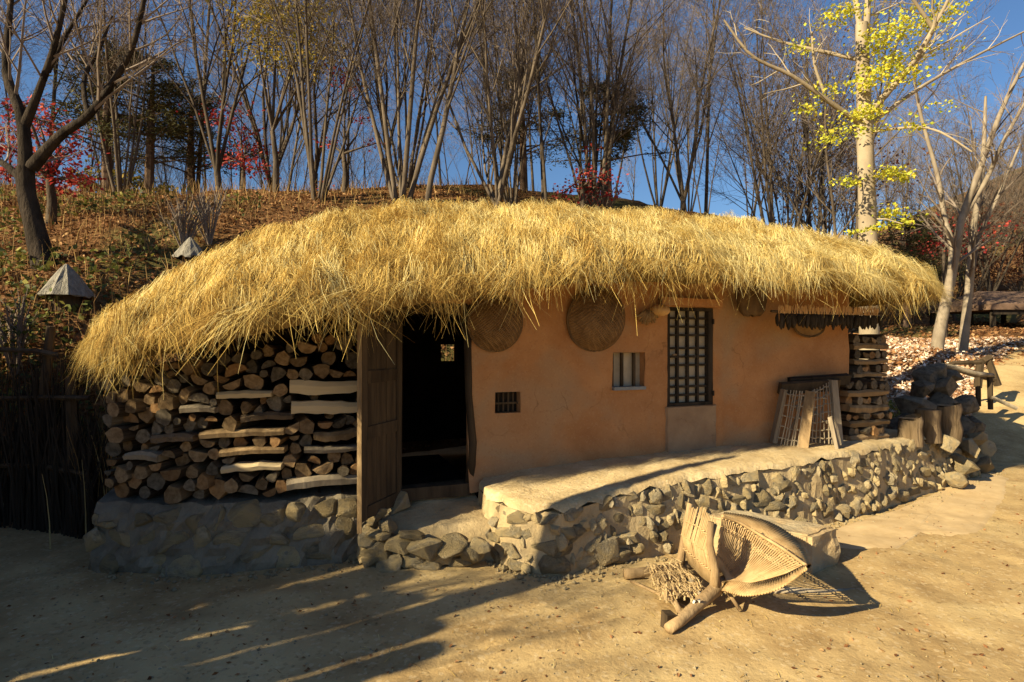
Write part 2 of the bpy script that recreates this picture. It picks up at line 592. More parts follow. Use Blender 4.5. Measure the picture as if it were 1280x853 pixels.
def roof_eave(u):
    return .035 * fbm(u * 1.7, 0, 3, 2) + .02 * fbm(u * 6, 0, 5, 2) + interp(u, [-3.4, -2.4, -1.4, -.4, .8, 2.0, 3.2, 4.4, 5.6], [1.66, 1.68, 1.92, 2.10, 2.29, 2.30, 2.28, 2.26, 2.26])


def roof_ridge(u):
    return interp(u, [-3.3, -1.6, -.4, 1.0, 2.5, 4.0, 5.6], [2.36, 2.67, 2.98, 3.10, 3.14, 3.14, 3.14])


def roof_top(u, v):
    r = roof_r(u, v)
    e, h = roof_eave(u), roof_ridge(u)
    if r <= 1:
        return e + (h - e) * (1 - r ** 1.618)
    return e - (r - 1) * 1.6


# core of the roof: closed dome with an underside
mb = MB()
NR, NA = 18, 96
ring = []


def roof_pt(r, ang):
    """point of the footprint at relative radius r in direction ang"""
    c, s = math.cos(ang), math.sin(ang)
    lo_, hi_ = 0.0, 9.0
    for _ in range(26):
        mid = (lo_ + hi_) / 2
        if roof_r(RF['uc'] + c * mid, RF['vc'] + s * mid * .62) < r:
            lo_ = mid
        else:
            hi_ = mid
    return RF['uc'] + c * lo_, RF['vc'] + s * lo_ * .62


vs, fs = [], []
for i in range(NR + 1):
    r = max(.02, i / NR) * .97
    for j in range(NA):
        u, v = roof_pt(r, 2 * PI * j / NA)
        bumpz = .05 * fbm(u * 1.6, v * 1.6, 9) if r < .9 else 0
        vs.append((u, v, roof_top(u, v) + bumpz - .05))
for i in range(NR):
    for j in range(NA):
        j2 = (j + 1) % NA
        fs.append((i * NA + j, i * NA + j2, (i + 1) * NA + j2, (i + 1) * NA + j))
nb0 = len(vs)
for i in range(5):
    r = (1 - i / 4 * .98) * .96
    for j in range(NA):
        u, v = roof_pt(r, 2 * PI * j / NA)
        vs.append((u, v, roof_eave(u) - .20 + (roof_top(u, v) - roof_eave(u)) * .55))
for j in range(NA):
    j2 = (j + 1) % NA
    fs.append((NR * NA + j, NR * NA + j2, nb0 + j2, nb0 + j))
for i in range(4):
    for j in range(NA):
        j2 = (j + 1) % NA
        fs.append((nb0 + i * NA + j, nb0 + i * NA + j2, nb0 + (i + 1) * NA + j2, nb0 + (i + 1) * NA + j))
mb.add(vs, fs)
roof = mb.build("thatch_roof", MAT['thatch_core'], cot, smooth=True)


def straw_coat(n_clump, per, seed):
    g_ = np.random.default_rng(seed)
    strands, widths, attrs = [], [], []
    K = 4
    # gridded top height for quick lookup
    us = np.arange(-5.2, 7.6, .06)
    vv = np.arange(-2.6, 6.2, .06)
    Z = np.array([[roof_top(u, v) + .075 * fbm(u * 1.6, v * 1.6, 9) + .045 * fbm(u * 5, v * 5, 3) + .05 * fbm(u * 6, v * 1.3, 14, 2) for v in vv] for u in us])
    RR = np.array([[roof_r(u, v) for v in vv] for u in us])
    E = np.array([roof_eave(u) for u in us])

    def look(A, u, v):
        fu = np.clip((u - us[0]) / .06, 0, len(us) - 2.001)
        fv = np.clip((v - vv[0]) / .06, 0, len(vv) - 2.001)
        i, j = fu.astype(int), fv.astype(int)
        a, b = fu - i, fv - j
        return (A[i, j] * (1 - a) * (1 - b) + A[i + 1, j] * a * (1 - b) + A[i, j + 1] * (1 - a) * b + A[i + 1, j + 1] * a * b)

    cu, cv = [], []
    while len(cu) < n_clump:
        u = g_.uniform(-3.6, 6.1); v = g_.uniform(-1.0, 4.5)
        r = roof_r(u, v)
        if r > 1.0:
            continue
        if v > RF['vc'] + .6 and g_.random() < .9:
            continue
        if r < .45 and g_.random() < .35:
            continue
        cu.append(u); cv.append(v)
    cu, cv = np.array(cu), np.array(cv)
    e = .05
    gu = (look(RR, cu + e, cv) - look(RR, cu - e, cv)) / (2 * e)
    gv = (look(RR, cu, cv + e) - look(RR, cu, cv - e)) / (2 * e)
    gl = np.sqrt(gu ** 2 + gv ** 2) + 1e-6
    gu, gv = gu / gl, gv / gl
    ang = g_.normal(0, .42, n_clump) + np.array([.75 * fbm(u * .9, v * .9, 21) + .5 * fbm(u * 3, v * 3, 22) for u, v in zip(cu, cv)])
    ca, sa = np.cos(ang), np.sin(ang)
    du, dv = gu * ca - gv * sa, gu * sa + gv * ca
    clen = g_.uniform(.13, .34, n_clump)
    clift = np.minimum(g_.gamma(1.3, .026, n_clump), .085) + .008
    ctone = np.clip(g_.normal(.54, .22, n_clump) + .22 * np.array([fbm(u * .8, v * .8, 33) for u, v in zip(cu, cv)]) + np.clip((cu - .6) * .045, -.16, .14), .1, .95)
    N = n_clump * per
    idx = np.repeat(np.arange(n_clump), per)
    spread = g_.normal(0, .05, (N, 2))
    su, sv = cu[idx] + spread[:, 0], cv[idx] + spread[:, 1]
    a2 = g_.normal(0, .26, N)
    ca, sa = np.cos(a2), np.sin(a2)
    dU, dV = du[idx] * ca - dv[idx] * sa, du[idx] * sa + dv[idx] * ca
    ln = clen[idx] * g_.uniform(.55, 1.15, N)
    lift = clift[idx] * g_.uniform(.3, 1.5, N)
    tipu = -spread[:, 0] * .45
    tipv = -spread[:, 1] * .45
    P = np.zeros((N, K, 3))
    drop = g_.uniform(.15, 1.1, N)
    wig = g_.normal(0, .009, (N, 2))
    bk_ = g_.uniform(.4, .85, N)
    swing = np.clip(ang[idx], -.9, .9) * 1.3 + g_.normal(0, .35, N)
    for q in range(K):
        t = q / (K - 1)
        u = su + dU * ln * t + tipu * t * t
        v = sv + dV * ln * t + tipv * t * t
        r = look(RR, u, v)
        ex = np.maximum(0, (r - 1)) * 2.3
        back = ex * bk_
        uu, vw = u - dU * back, v - dV * back
        uu = uu + wig[:, 0] * math.sin(t * 5); vw = vw + wig[:, 1] * math.sin(t * 4 + 1)
        z = look(Z, uu, vw) + lift * math.sin(PI * min(1, .15 + t * .85)) * 1.2
        z = np.where(ex > 0, np.minimum(z, np.interp(uu, us, E)) - ex * drop * .8, z)
        side = ex * swing
        P[:, q, 0], P[:, q, 1], P[:, q, 2] = uu - gv[idx] * side, vw + gu[idx] * side, z
    wd = np.stack([-dV, dU, g_.normal(0, .35, N)], 1)
    wd /= np.linalg.norm(wd, axis=1)[:, None]
    wdt = g_.uniform(.002, .0045, N)
    at = np.clip(ctone[idx] + g_.normal(0, .17, N) + np.clip((lift - .035) * 7, -.22, .2), 0, 1)  # strands lying low tinted darker, painting shade into the thatch crevices
    strands.append(P); widths.append(wdt); attrs.append(at)
    W = [wd]
    # wisps hanging from the front eave
    n2 = 8500
    aa = g_.uniform(PI * .96, PI * 2.04, n2)
    # tangle in bunches
    bunch = g_.uniform(PI * .96, PI * 2.04, 230)
    pick = g_.integers(0, 230, n2)
    m_ = g_.random(n2) < .7
    aa = np.where(m_, bunch[pick] + g_.normal(0, .012, n2), aa)
    P2 = np.zeros((n2, K, 3))
    blen = g_.gamma(1.2, .10, 230)
    hl = g_.gamma(1.7, .035, n2) + .02 + np.where(m_, np.minimum(blen[pick], .34) * g_.uniform(.5, 1.1, n2), 0)
    tab = [roof_pt(.97, a) for a in np.linspace(PI * .9, PI * 2.1, 400)]
    tu = np.interp(aa, np.linspace(PI * .9, PI * 2.1, 400), [p[0] for p in tab])
    tv = np.interp(aa, np.linspace(PI * .9, PI * 2.1, 400), [p[1] for p in tab])
    ez = np.interp(tu, us, E)
    sw = g_.normal(0, .07, (n2, 2))
    inn = g_.uniform(-.02, .22, n2)
    ou, ov = np.cos(aa), np.sin(aa)
    for q in range(K):
        t = q / (K - 1)
        P2[:, q, 0] = tu - ou * inn + ou * .05 * math.sin(t * 2) + sw[:, 0] * t * t * 1.5
        P2[:, q, 1] = tv - ov * inn + ov * .07 * math.sin(t * 2) + sw[:, 1] * t * t * 1.5
        P2[:, q, 2] = ez - .02 + inn * .2 - hl * t
    wd2 = g_.normal(size=(n2, 3)); wd2[:, 2] *= .2
    wd2 /= np.linalg.norm(wd2, axis=1)[:, None]
    v1, f1, a1 = ribbons(P, wd, wdt, at)
    v2, f2, a2_ = ribbons(P2, wd2, g_.uniform(.004, .008, n2), np.clip(g_.normal(.55, .25, n2), 0, 1))
    return np.concatenate([v1, v2]), np.concatenate([f1, f2 + len(v1)]), np.concatenate([a1, a2_])


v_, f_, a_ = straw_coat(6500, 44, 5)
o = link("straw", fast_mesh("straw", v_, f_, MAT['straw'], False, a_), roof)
tag(o, kind="stuff")

# ---- walls
UL, UR = -2.72, 4.33
BACK = 3.45


def hole(px0, py0, px1, py1):
    u0, z1 = wall_uz(px0, py0)
    u1, z0 = wall_uz(px1, py1)
    return u0, u1, z0, z1


H_LAT = hole(834, 384, 891, 506)
H_WIN = hole(766, 441, 806, 487)
H_VENT = hole(620, 491, 651, 516)


def clay_face(mb, u0, u1, z0, z1, holes, step=.07, depth=.13):
    us = sorted(set([round(u0 + (u1 - u0) * i / max(1, int((u1 - u0) / step)), 4) for i in range(int((u1 - u0) / step) + 1)] + [round(q, 4) for h in holes for q in h[:2]]))
    zs = sorted(set([round(z0 + (z1 - z0) * i / max(1, int((z1 - z0) / step)), 4) for i in range(int((z1 - z0) / step) + 1)] + [round(q, 4) for h in holes for q in h[2:]]))

    def d(u, z):
        low = max(0, .62 - z)
        band = sum(.014 * math.exp(-((u - q) / .045) ** 4) for q in (H_LAT[0] - .07, H_LAT[1] + .07)) if z > .56 else 0
        return -band - .022 * fbm(u * 1.3, z * 1.3, 7) - .011 * fbm(u * 4, z * 6, 8) - low * .25
    vs = [(u, d(u, z), z) for z in zs for u in us]
    nu = len(us)
    fs = []
    for j in range(len(zs) - 1):
        for i in range(nu - 1):
            cu, cz = (us[i] + us[i + 1]) / 2, (zs[j] + zs[j + 1]) / 2
            if any(h[0] < cu < h[1] and h[2] < cz < h[3] for h in holes):
                continue
            fs.append((j * nu + i, j * nu + i + 1, (j + 1) * nu + i + 1, (j + 1) * nu + i))
    mb.add(vs, fs)
    for h in holes:
        a, b, c, e = h
        f = [(a, d(a, c), c), (b, d(b, c), c), (b, d(b, e), e), (a, d(a, e), e)]
        bk = [(a, depth, c), (b, depth, c), (b, depth, e), (a, depth, e)]
        mb.add(f + bk, [(0, 1, 5, 4), (1, 2, 6, 5), (2, 3, 7, 6), (3, 0, 4, 7), (4, 5, 6, 7)])


mb = MB()
clay_face(mb, -.02, UR, .40, 2.32, [H_LAT, H_WIN, H_VENT])
mb.box(((UR + .0) / 2 + .02, .20, 1.36), (UR - .04, .10, 1.92))
# end wall, back wall round its small window, end wall behind the woodpile
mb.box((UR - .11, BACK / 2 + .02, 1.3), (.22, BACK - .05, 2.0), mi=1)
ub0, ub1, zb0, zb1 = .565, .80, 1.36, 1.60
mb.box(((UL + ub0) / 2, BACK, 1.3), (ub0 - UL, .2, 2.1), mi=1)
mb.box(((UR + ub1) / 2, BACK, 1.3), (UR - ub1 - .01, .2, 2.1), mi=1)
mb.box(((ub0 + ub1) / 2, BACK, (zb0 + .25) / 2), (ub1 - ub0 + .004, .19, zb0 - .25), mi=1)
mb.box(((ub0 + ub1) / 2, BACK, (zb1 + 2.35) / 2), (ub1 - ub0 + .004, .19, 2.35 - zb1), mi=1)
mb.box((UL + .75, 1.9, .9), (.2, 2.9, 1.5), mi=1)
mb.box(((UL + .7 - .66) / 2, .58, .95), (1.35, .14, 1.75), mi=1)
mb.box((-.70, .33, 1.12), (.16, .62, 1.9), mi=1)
mb.box((-.30, .12, 2.14), (.80, .22, .40))
mb.build("clay_wall", [MAT['clay'], MAT['shade_clay']], cot, smooth=False)
cw_ = cot.children[-1] if False else bpy.data.objects["clay_wall"]
for pl_ in cw_.data.polygons:
    pl_.use_smooth = pl_.material_index == 0 and abs(pl_.normal.y) > .75

mb = MB()
a, b, c, e = H_LAT
ol = []
for k in range(28):
    q = k / 28 * 4
    e0, f0 = int(q), q % 1
    x, z = [(f0, 0), (1, f0), (1 - f0, 1), (0, 1 - f0)][e0]
    jx, jz = (.018 * fbm(k * .7, 1, 1), .0) if e0 % 2 else (0, .014 * fbm(k * .7, 2, 2))
    ol.append((a - .01 + x * (b - a + .03) + jx, .57 + z * (c - .575) + jz))
mb.add([(x, -.026 - .006 * fbm(x * 5, z * 5, 3) - max(0, .62 - z) * .25, z) for x, z in ol] + [(lerp(x, (a + b) / 2, -.05), .0, z) for x, z in ol],
       [tuple(range(28))] + [(k, k + 28, (k + 1) % 28 + 28, (k + 1) % 28) for k in range(28)])
tag(mb.build("plaster_patch", MAT['clay_pale'], cot), "greyish plaster patch below the lattice window")
mb = MB()
mb.box(((a + b) / 2 - .04, -.045, e + .045), (b - a + .16, .09, .07), rot=Matrix.Rotation(math.radians(1.5), 3, 'Y'), jit=.008)
mb.build("clay_ledge", MAT['clay'], cot)
# ---- lattice window: frame, bars, paper panes
lat = MB()
fw = .032
D0 = .03
lat.box(((a + b) / 2, D0, c + fw / 2), (b - a, .06, fw))
lat.box(((a + b) / 2, D0, e - fw / 2), (b - a, .06, fw))
lat.box((a + fw / 2, D0, (c + e) / 2), (fw, .06, e - c - 2 * fw - .004))
lat.box((b - fw / 2 - .01, D0, (c + e) / 2), (fw + .02, .06, e - c - 2 * fw - .004))
lattice = lat.build("lattice_window", MAT['black_wood'], cot)
ia, ib, ic, ie = a + fw, b - fw - .02, c + fw, e - fw
rows = [1, 1, 1, 1.75, 1, 1, 1.75, 1, 1, 1]       # from the top
bar = .021
tot = (ie - ic) - bar * (len(rows) - 1)
unit = tot / sum(rows)
cw = ((ib - ia) - 3 * bar) / 4
for j in range(3):
    m_ = MB(); m_.box((ia + (j + 1) * cw + (j + .5) * bar, .035, (ic + ie) / 2), (bar, .03, ie - ic - .004))
    m_.build("upright_bar", MAT['black_wood'], lattice)
z = ie
pane_me = {}
for i, r_ in enumerate(rows):
    h_ = unit * r_
    for j in range(4):
        key = r_
        if key not in pane_me:
            m_ = MB(); m_.box((0, 0, 0), (cw + .006, .006, h_ + .006)); pane_me[key] = m_.mesh("pane", MAT['paper'])
        link("pane", pane_me[key], lattice, loc=(ia + cw / 2 + j * (cw + bar), .062, z - h_ / 2))
    z -= h_
    if i < len(rows) - 1:
        m_ = MB(); m_.box(((ia + ib) / 2, .042, z - bar / 2), (ib - ia - .004, .03, bar))
        m_.build("cross_bar", MAT['black_wood'], lattice)
        z -= bar
m_ = MB(); m_.box((ia + .06, .012, (ic + ie) / 2 + .02), (.05, .012, .014)); m_.build("handle", MAT['tan_wood'], lattice)
for q in (.12, .86):
    m_ = MB(); m_.tube([(b - .004, -.012, lerp(c, e, q) - .025), (b - .004, -.012, lerp(c, e, q) + .025)], .011, 6); m_.build("hinge", MAT['black_wood'], lattice)

# ---- small barred window
a, b, c, e = H_WIN
m_ = MB()
m_.box(((a + b) / 2, .03, c + .016), (b - a - .004, .11, .03))
win = m_.build("small_window", MAT['blue_grey'], cot)
m_ = MB()
m_.box((a + .014, .055, (c + e) / 2 + .014), (.026, .05, e - c - .04)); m_.build("frame", MAT['dark_wood'], win)
for q in (.36, .74):
    m_ = MB(); m_.box((lerp(a, b, q), .05, (c + e) / 2 + .014), (.022, .03, e - c - .036)); m_.build("bar", MAT['dark_wood'], win)
for q0, q1 in ((.1, .32), (.41, .70), (.79, .99)):
    m_ = MB(); m_.box((lerp(a, b, (q0 + q1) / 2), .09, (c + e) / 2 + .014), ((b - a) * (q1 - q0) + .03, .008, e - c - .034)); m_.build("pane", MAT['paper'], win)

# ---- little vent: dark recess with clay bars
a, b, c, e = H_VENT
m_ = MB(); m_.box(((a + b) / 2, .11, (c + e) / 2), (b - a - .006, .02, e - c - .006))
vent = m_.build("wall_vent", MAT['black_wood'], cot)
m_ = MB(); m_.box(((a + b) / 2, .07, (c + e) / 2 - .01), (b - a - .004, .02, .016)); m_.build("cross_bar", MAT['dark_wood'], vent)
for q in (.2, .4, .6, .8):
    m_ = MB(); m_.box((lerp(a, b, q), .075, (c + e) / 2), (.014, .016, e - c - .006)); m_.build("upright_bar", MAT['dark_wood'], vent)

# ---- doorway: posts, lintel, sill, and the leaf standing open
m_ = MB(); m_.box((-.60, .06, 1.16), (.07, .13, 1.55), jit=.004)
fr = m_.build("door_frame", MAT['dark_wood'], cot)
m_ = MB(); m_.tube([(.0, .02, .42), (.02, .0, .8), (-.01, .01, 1.2), (-.015, .02, 1.95)], [.045, .035, .032, .04], 7, jit=.1); m_.build("jamb", MAT['dark_wood'], fr, smooth=True)
m_ = MB(); m_.box((-.30, .06, 1.915), (.56, .12, .08), jit=.004); m_.build("lintel", MAT['dark_wood'], fr)
m_ = MB(); m_.box((-.30, .05, .425), (.62, .15, .09), jit=.006); m_.build("sill", MAT['dark_wood'], fr)
m_ = MB(); m_.box((-.30, .9, .34), (.9, 1.7, .06), jit=.0); m_.build("earth_floor", MAT['shade_clay'], cot)

hin = HW(-.60, -.03, 0)
out = pix(450, 520, 4.02); out.z = 0
dvec = out - hin
LW = dvec.length
la = math.atan2(dvec.y, dvec.x) - TH
hl = cot.matrix_basis.inverted() if False else None
leaf = bpy.data.objects.new("door_leaf", None)
COL.objects.link(leaf); leaf.parent = cot; leaf.location = (-.60, -.03, .37); leaf.rotation_euler = (0, 0, la)
LH = 1.43
m_ = MB(); m_.box((.025, 0, LH / 2), (.05, .045, LH), jit=.002); m_.box((LW - .034, 0, LH / 2), (.06, .036, LH), jit=.002)
m_.build("stile", MAT['dark_wood'], leaf)
for z0 in (.05, .62, 1.02, LH - .05):
    m_ = MB(); m_.box((LW / 2 - .005, .002, z0), (LW - .115, .04, .09), jit=.002); m_.build("rail", MAT['dark_wood'], leaf)
for i in range(3):
    w_ = (LW - .11) / 3
    m_ = MB(); m_.box((.05 + w_ * (i + .5), .0, LH / 2), (w_ - .004, .018, LH - .04), jit=.0015); m_.build("plank", MAT['dark_wood'], leaf)
m_ = MB(); m_.box((LW + .004, -.0, LH / 2 - .03), (.012, .034, LH + .10), jit=.003)  # lighter wood paints the sun catching the leaf's edge
tag(m_.build("lit_edge_strip", MAT['tan_wood'], leaf), "pale strip painting the sunlit edge of the open door leaf")

# ---- stones: a few shared shapes
import bmesh


def rock_mesh(name, seed, mat, sq=1.0, sub=1):
    rg = random.Random(seed)
    bm = bmesh.new()
    for _ in range(16):
        d = Vector((rg.gauss(0, 1), rg.gauss(0, 1), rg.gauss(0, 1))).normalized()
        mx = max(abs(d.x), abs(d.y), abs(d.z))
        d = d * lerp(1, .75 / mx, .65) * rg.uniform(.82, 1.08)
        bm.verts.new(d)
    bmesh.ops.convex_hull(bm, input=bm.verts)
    bmesh.ops.delete(bm, geom=[v for v in bm.verts if not v.link_faces], context='VERTS')
    if sub:
        bmesh.ops.bevel(bm, geom=list(bm.edges), offset=.09, segments=1, affect='EDGES', clamp_overlap=True)
        for v in bm.verts:
            v.co += v.co.normalized() * .05 * mnoise.noise(v.co * 2.2 + Vector((seed, 0, 0)))
    bmesh.ops.recalc_face_normals(bm, faces=bm.faces)
    me = bpy.data.meshes.new(name)
    bm.to_mesh(me); bm.free()
    me.materials.append(mat)
    return me


ROCKS = [rock_mesh("stone", 40 + i, MAT['stone']) for i in range(14)]
ROCKS_DARK = [rock_mesh("stone", 90 + i, MAT['rock_dark']) for i in range(4)]


def lay_stones(parent, path, rows_fn, inward, rng, wmin=.10, wmax=.24, name="stone", inv=None, minz=0.0, skip=None, sink=0.0):
    """fill a battered face with courses of irregular stones. path: list of (bottom, top) points"""
    bot = [Vector(p[0]) for p in path]; top = [Vector(p[1]) for p in path]
    cum = [0]
    for i in range(1, len(bot)):
        cum.append(cum[-1] + (bot[i] - bot[i - 1]).length)
    total = cum[-1]
    n = 0

    def at(s, t):
        s = min(max(s, 0), total - 1e-4)
        i = max(j for j in range(len(cum) - 1) if cum[j] <= s)
        q = (s - cum[i]) / (cum[i + 1] - cum[i])
        bb, tt = bot[i].lerp(bot[i + 1], q), top[i].lerp(top[i + 1], q)
        tang = (bot[i + 1] - bot[i]).normalized()
        return bb.lerp(tt, t), tang, (tt - bb).length
    nrow = rows_fn
    for j in range(nrow):
        s = rng.uniform(-.08, .02)
        while s < total:
            wst = rng.uniform(wmin, wmax) * (1.15 if j == 0 else 1.0 if j < nrow - 1 else .9)
            sc = s + wst / 2
            tt = (j + .5) / nrow + rng.uniform(-.06, .06)
            p, tang, hh = at(sc, tt)
            hst = hh / nrow * rng.uniform(.95, 1.35)
            s += wst * rng.uniform(.86, 1.0)
            if skip and skip(p):
                continue
            nrm = Vector((tang.y, -tang.x, 0))
            p = p - nrm * (rng.uniform(.045, .085) + sink)
            rz = math.atan2(tang.y, tang.x) + rng.uniform(-.25, .25)
            o = link(name, rng.choice(ROCKS), parent, loc=(inv @ p) if inv else p,
                     rot=(rng.uniform(-.3, .3), rng.uniform(-.35, .35), rz - (TH if inv else 0)),
                     scale=(wst * .66, rng.uniform(.075, .11), hst * .66))
            n += 1
    return n


# ---- stone plinth below the woodpile
def stack_v(u):
    return .42 * (max(0, -1.15 - u) / 1.5) ** 2


INV = (Matrix.Translation(HO) @ Matrix.Rotation(TH, 4, 'Z')).inverted()
pl_us = [-2.72, -2.5, -2.2, -1.9, -1.6, -1.3, -1.0, -.78, -.62]
m_ = MB()
vs, fs = [], []
fine_us = list(np.linspace(-2.72, -.62, 46))
for u in fine_us:
    b0 = stack_v(u)
    prof = [(b0 - .16, -.1), (b0 - .15, .0), (b0 - .145, .06), (b0 - .135, .12), (b0 - .13, .18), (b0 - .12, .24), (b0 - .11, .30), (b0 - .105, .36), (b0 - .09, .41), (b0 - .03, .47), (b0 + .6, .49)]
    vs += [(u + .02 * fbm(u * 9, z * 9, 1), vv_ + (.05 * fbm(u * 5, z * 7, 2) + .035 * fbm(u * 13, z * 15, 6)) * (vv_ < b0), z + (.03 * fbm(u * 6, 1, 9) if .35 < z < .48 else 0)) for vv_, z in prof]
n5 = 11
for i in range(len(fine_us) - 1):
    for j in range(n5 - 1):
        fs.append((i * n5 + j, (i + 1) * n5 + j, (i + 1) * n5 + j + 1, i * n5 + j + 1))
m_.add(vs, fs)
plinth = m_.build("stone_plinth", MAT['mortar_grey'], cot)
path = [(HW(u, stack_v(u) - .15, 0), HW(u, stack_v(u) - .10, .44)) for u in pl_us]
lay_stones(plinth, path, 3, 1, random.Random(3), .15, .34, inv=INV, sink=-.015)

# ------------------------------------------------------------------ earth terrace with its stone face
TB = [(-.32, 4.62), (-.23, 4.30), (0, 4.05), (.33, 3.97), (.70, 4.17), (1.31, 4.46), (2.47, 4.91), (3.55, 5.50), (4.93, 6.40), (6.0, 7.15), (6.35, 7.8), (6.1, 8.8)]
TT = [(-.27, 4.64, .47), (-.17, 4.38, .46), (.03, 4.13, .45), (.36, 4.06, .45), (.74, 4.27, .50), (1.34, 4.55, .545), (2.45, 5.01, .57), (3.5, 5.6, .575), (4.8, 6.5, .56), (5.75, 7.25, .44), (6.0, 7.8, .36), (5.8, 8.7, .3)]
TK = [(-.22, 4.82, .5), (-.1, 4.87, .5), (.1, 4.95, .53), (.5, 5.10, .555), (.9, 5.25, .565), (1.5, 5.48, .575), (2.6, 5.90, .585), (3.75, 6.33, .59), (4.2, 7.2, .56), (4.6, 7.8, .46), (4.6, 8.4, .4), (4.6, 8.9, .3)]
terr = empty("stone_terrace", (1.5, 4.6, 0), 0, "raised earth terrace faced with rough fieldstones along the cottage front", "terrace")


def off(p):
    return (p[0] - 1.5, p[1] - 4.6, p[2] if len(p) > 2 else 0)


def resample(cols, n):
    arr = np.array(cols, dtype=float)
    d = np.concatenate([[0], np.cumsum(np.linalg.norm(np.diff(arr[:, :2], axis=0), axis=1))])
    s = np.linspace(0, d[-1], n)
    return np.stack([np.interp(s, d, arr[:, i]) for i in range(arr.shape[1])], 1)


def resample_like(ref, cols, n):
    ref = np.array(ref, dtype=float); arr = np.array(cols, dtype=float)
    d = np.concatenate([[0], np.cumsum(np.linalg.norm(np.diff(ref[:, :2], axis=0), axis=1))])
    s = np.linspace(0, d[-1], n)
    return np.stack([np.interp(s, d, arr[:, i]) for i in range(arr.shape[1])], 1)


NC = 130
b_, t_, k_ = resample_like(TB, TB, NC), resample_like(TB, TT, NC), resample_like(TB, TK, NC)
m_ = MB(); mt = MB()
vs, fs = [], []
for i in range(NC):
    p0 = np.array([b_[i, 0], b_[i, 1], -.08]); p1 = t_[i].copy()
    for q in (0, .35, .7, 1.0):
        p = p0 * (1 - q) + p1 * q
        p = p + np.array([.03 * fbm(i * .3, q * 3, 1), .03 * fbm(i * .3, q * 3, 2) + .012, -.035 * (q == 1)])
        vs.append(off(p))
for i in range(NC - 1):
    for j in range(3):
        fs.append((i * 4 + j, (i + 1) * 4 + j, (i + 1) * 4 + j + 1, i * 4 + j + 1))
m_.add(vs, fs)
m_.build("mortar_face", MAT['mortar'], terr)
vs, fs = [], []
QS = (.0, 0.03, .12, .3, .5, .7, .85, 1.0, 1.06)
for i in range(NC):
    for q in QS:
        p = t_[i] * (1 - q) + k_[i] * q
        edge = (.05 + .04 * fbm(i * .5, 3, 3)) if q <= 0 else ((.010 + .02 * fbm(i * .8, 5, 3)) if q < .1 else 0)
        p = p + np.array([0, 0, -edge + .014 * fbm(p[0] * 2, p[1] * 2, 5) + .014 * fbm(p[0] * 7, p[1] * 7, 6) + .02])
        if q < .1:
            p[1] += .03 * fbm(i * .35, 1, 4)
        vs.append(off(p))
nq = len(QS)
for i in range(NC - 1):
    for j in range(nq - 1):
        fs.append((i * nq + j, (i + 1) * nq + j, (i + 1) * nq + j + 1, i * nq + j + 1))
mt.add(vs, fs)
mt.build("earth_top", MAT['pale_earth'], terr, smooth=True)
TOFF = Matrix.Translation((-1.5, -4.6, 0))


class _Inv:
    def __matmul__(self, p):
        return TOFF @ p


path = [((TB[i][0], TB[i][1], 0), (TT[i][0], TT[i][1], TT[i][2] - .03)) for i in range(1, len(TB) - 1)]


def lay_terrace():
    rng = random.Random(12)
    bot = [Vector(p[0]) for p in path]
    total = sum((bot[i + 1] - bot[i]).length for i in range(len(bot) - 1))
    # three bands with different stone sizes so that the courses never line up
    n = lay_stones(terr, path, 4, 1, rng, .10, .29, inv=None)
    return n


_before = set(bpy.data.objects)
lay_terrace()
lay_stones(terr, path, 5, 1, random.Random(55), .05, .10, sink=-.012, skip=lambda p: R.random() < .60)
for o in set(bpy.data.objects) - _before:
    o.location = TOFF @ o.location
_st = sorted([o for o in terr.children if o.name.startswith("stone")], key=lambda o: -o.scale.x * o.scale.z)
_chink = MB()
for o in _st[270:]:
    mw = Matrix.LocRotScale(o.location, o.rotation_euler, o.scale)
    _chink.add([mw @ v.co for v in o.data.vertices], [tuple(p.vertices) for p in o.data.polygons])
    bpy.data.objects.remove(o)
tag(_chink.build("chinking_stones", MAT['stone'], terr), kind="stuff")
# the big boulder and the flat stone at the foot of the corner
for (px, py, s, seed, rz) in ((752, 692, (.20, .17, .17), 3, .3), (693, 706, (.15, .12, .10), 7, .1), (688, 682, (.17, .10, .07), 9, 0.0), (905, 640, (.13, .1, .12), 5, .6)):
    p = gpt(px, py + 14, 0.0); p.z = .10 if s[2] > .15 else (.07 if py > 690 else .2)
    o = link("boulder", ROCKS[seed], terr, loc=TOFF @ (p + Vector((0, .06, 0))), rot=(.1, .15, rz), scale=s)

# ---- threshold ramp and stepping stones at the door
m_ = MB()
dv = [HW(-.66, .05, .36), HW(.05, .05, .37), Vector((-.13, 4.32, .27)), Vector((-1.00, 4.17, .24)), Vector((-.12, 4.24, -.03)), Vector((-.98, 4.10, -.03))]
gx = []
for j in range(9):
    t = j / 8
    L_ = dv[0].lerp(dv[3], t / .8) if t <= .8 else dv[3].lerp(dv[5], (t - .8) / .2)
    R_ = dv[1].lerp(dv[2], t / .8) if t <= .8 else dv[2].lerp(dv[4], (t - .8) / .2)
    for i in range(12):
        p = L_.lerp(R_, i / 11)
        p.z += .022 * fbm(p.x * 5, p.y * 5, 4) + .012 * fbm(p.x * 13, p.y * 13, 6)
        p.y += .03 * fbm(p.x * 6, j, 2) * (j > 5)
        gx.append(tuple(p))
m_.add(gx, [(j * 12 + i, (j + 1) * 12 + i, (j + 1) * 12 + i + 1, j * 12 + i + 1) for j in range(8) for i in range(11)])
stp = m_.build("door_step", MAT['mortar'], None, smooth=True)
tag(stp, "worn earth step edged with rough stones below the open doorway", "step")
rg = random.Random(31)
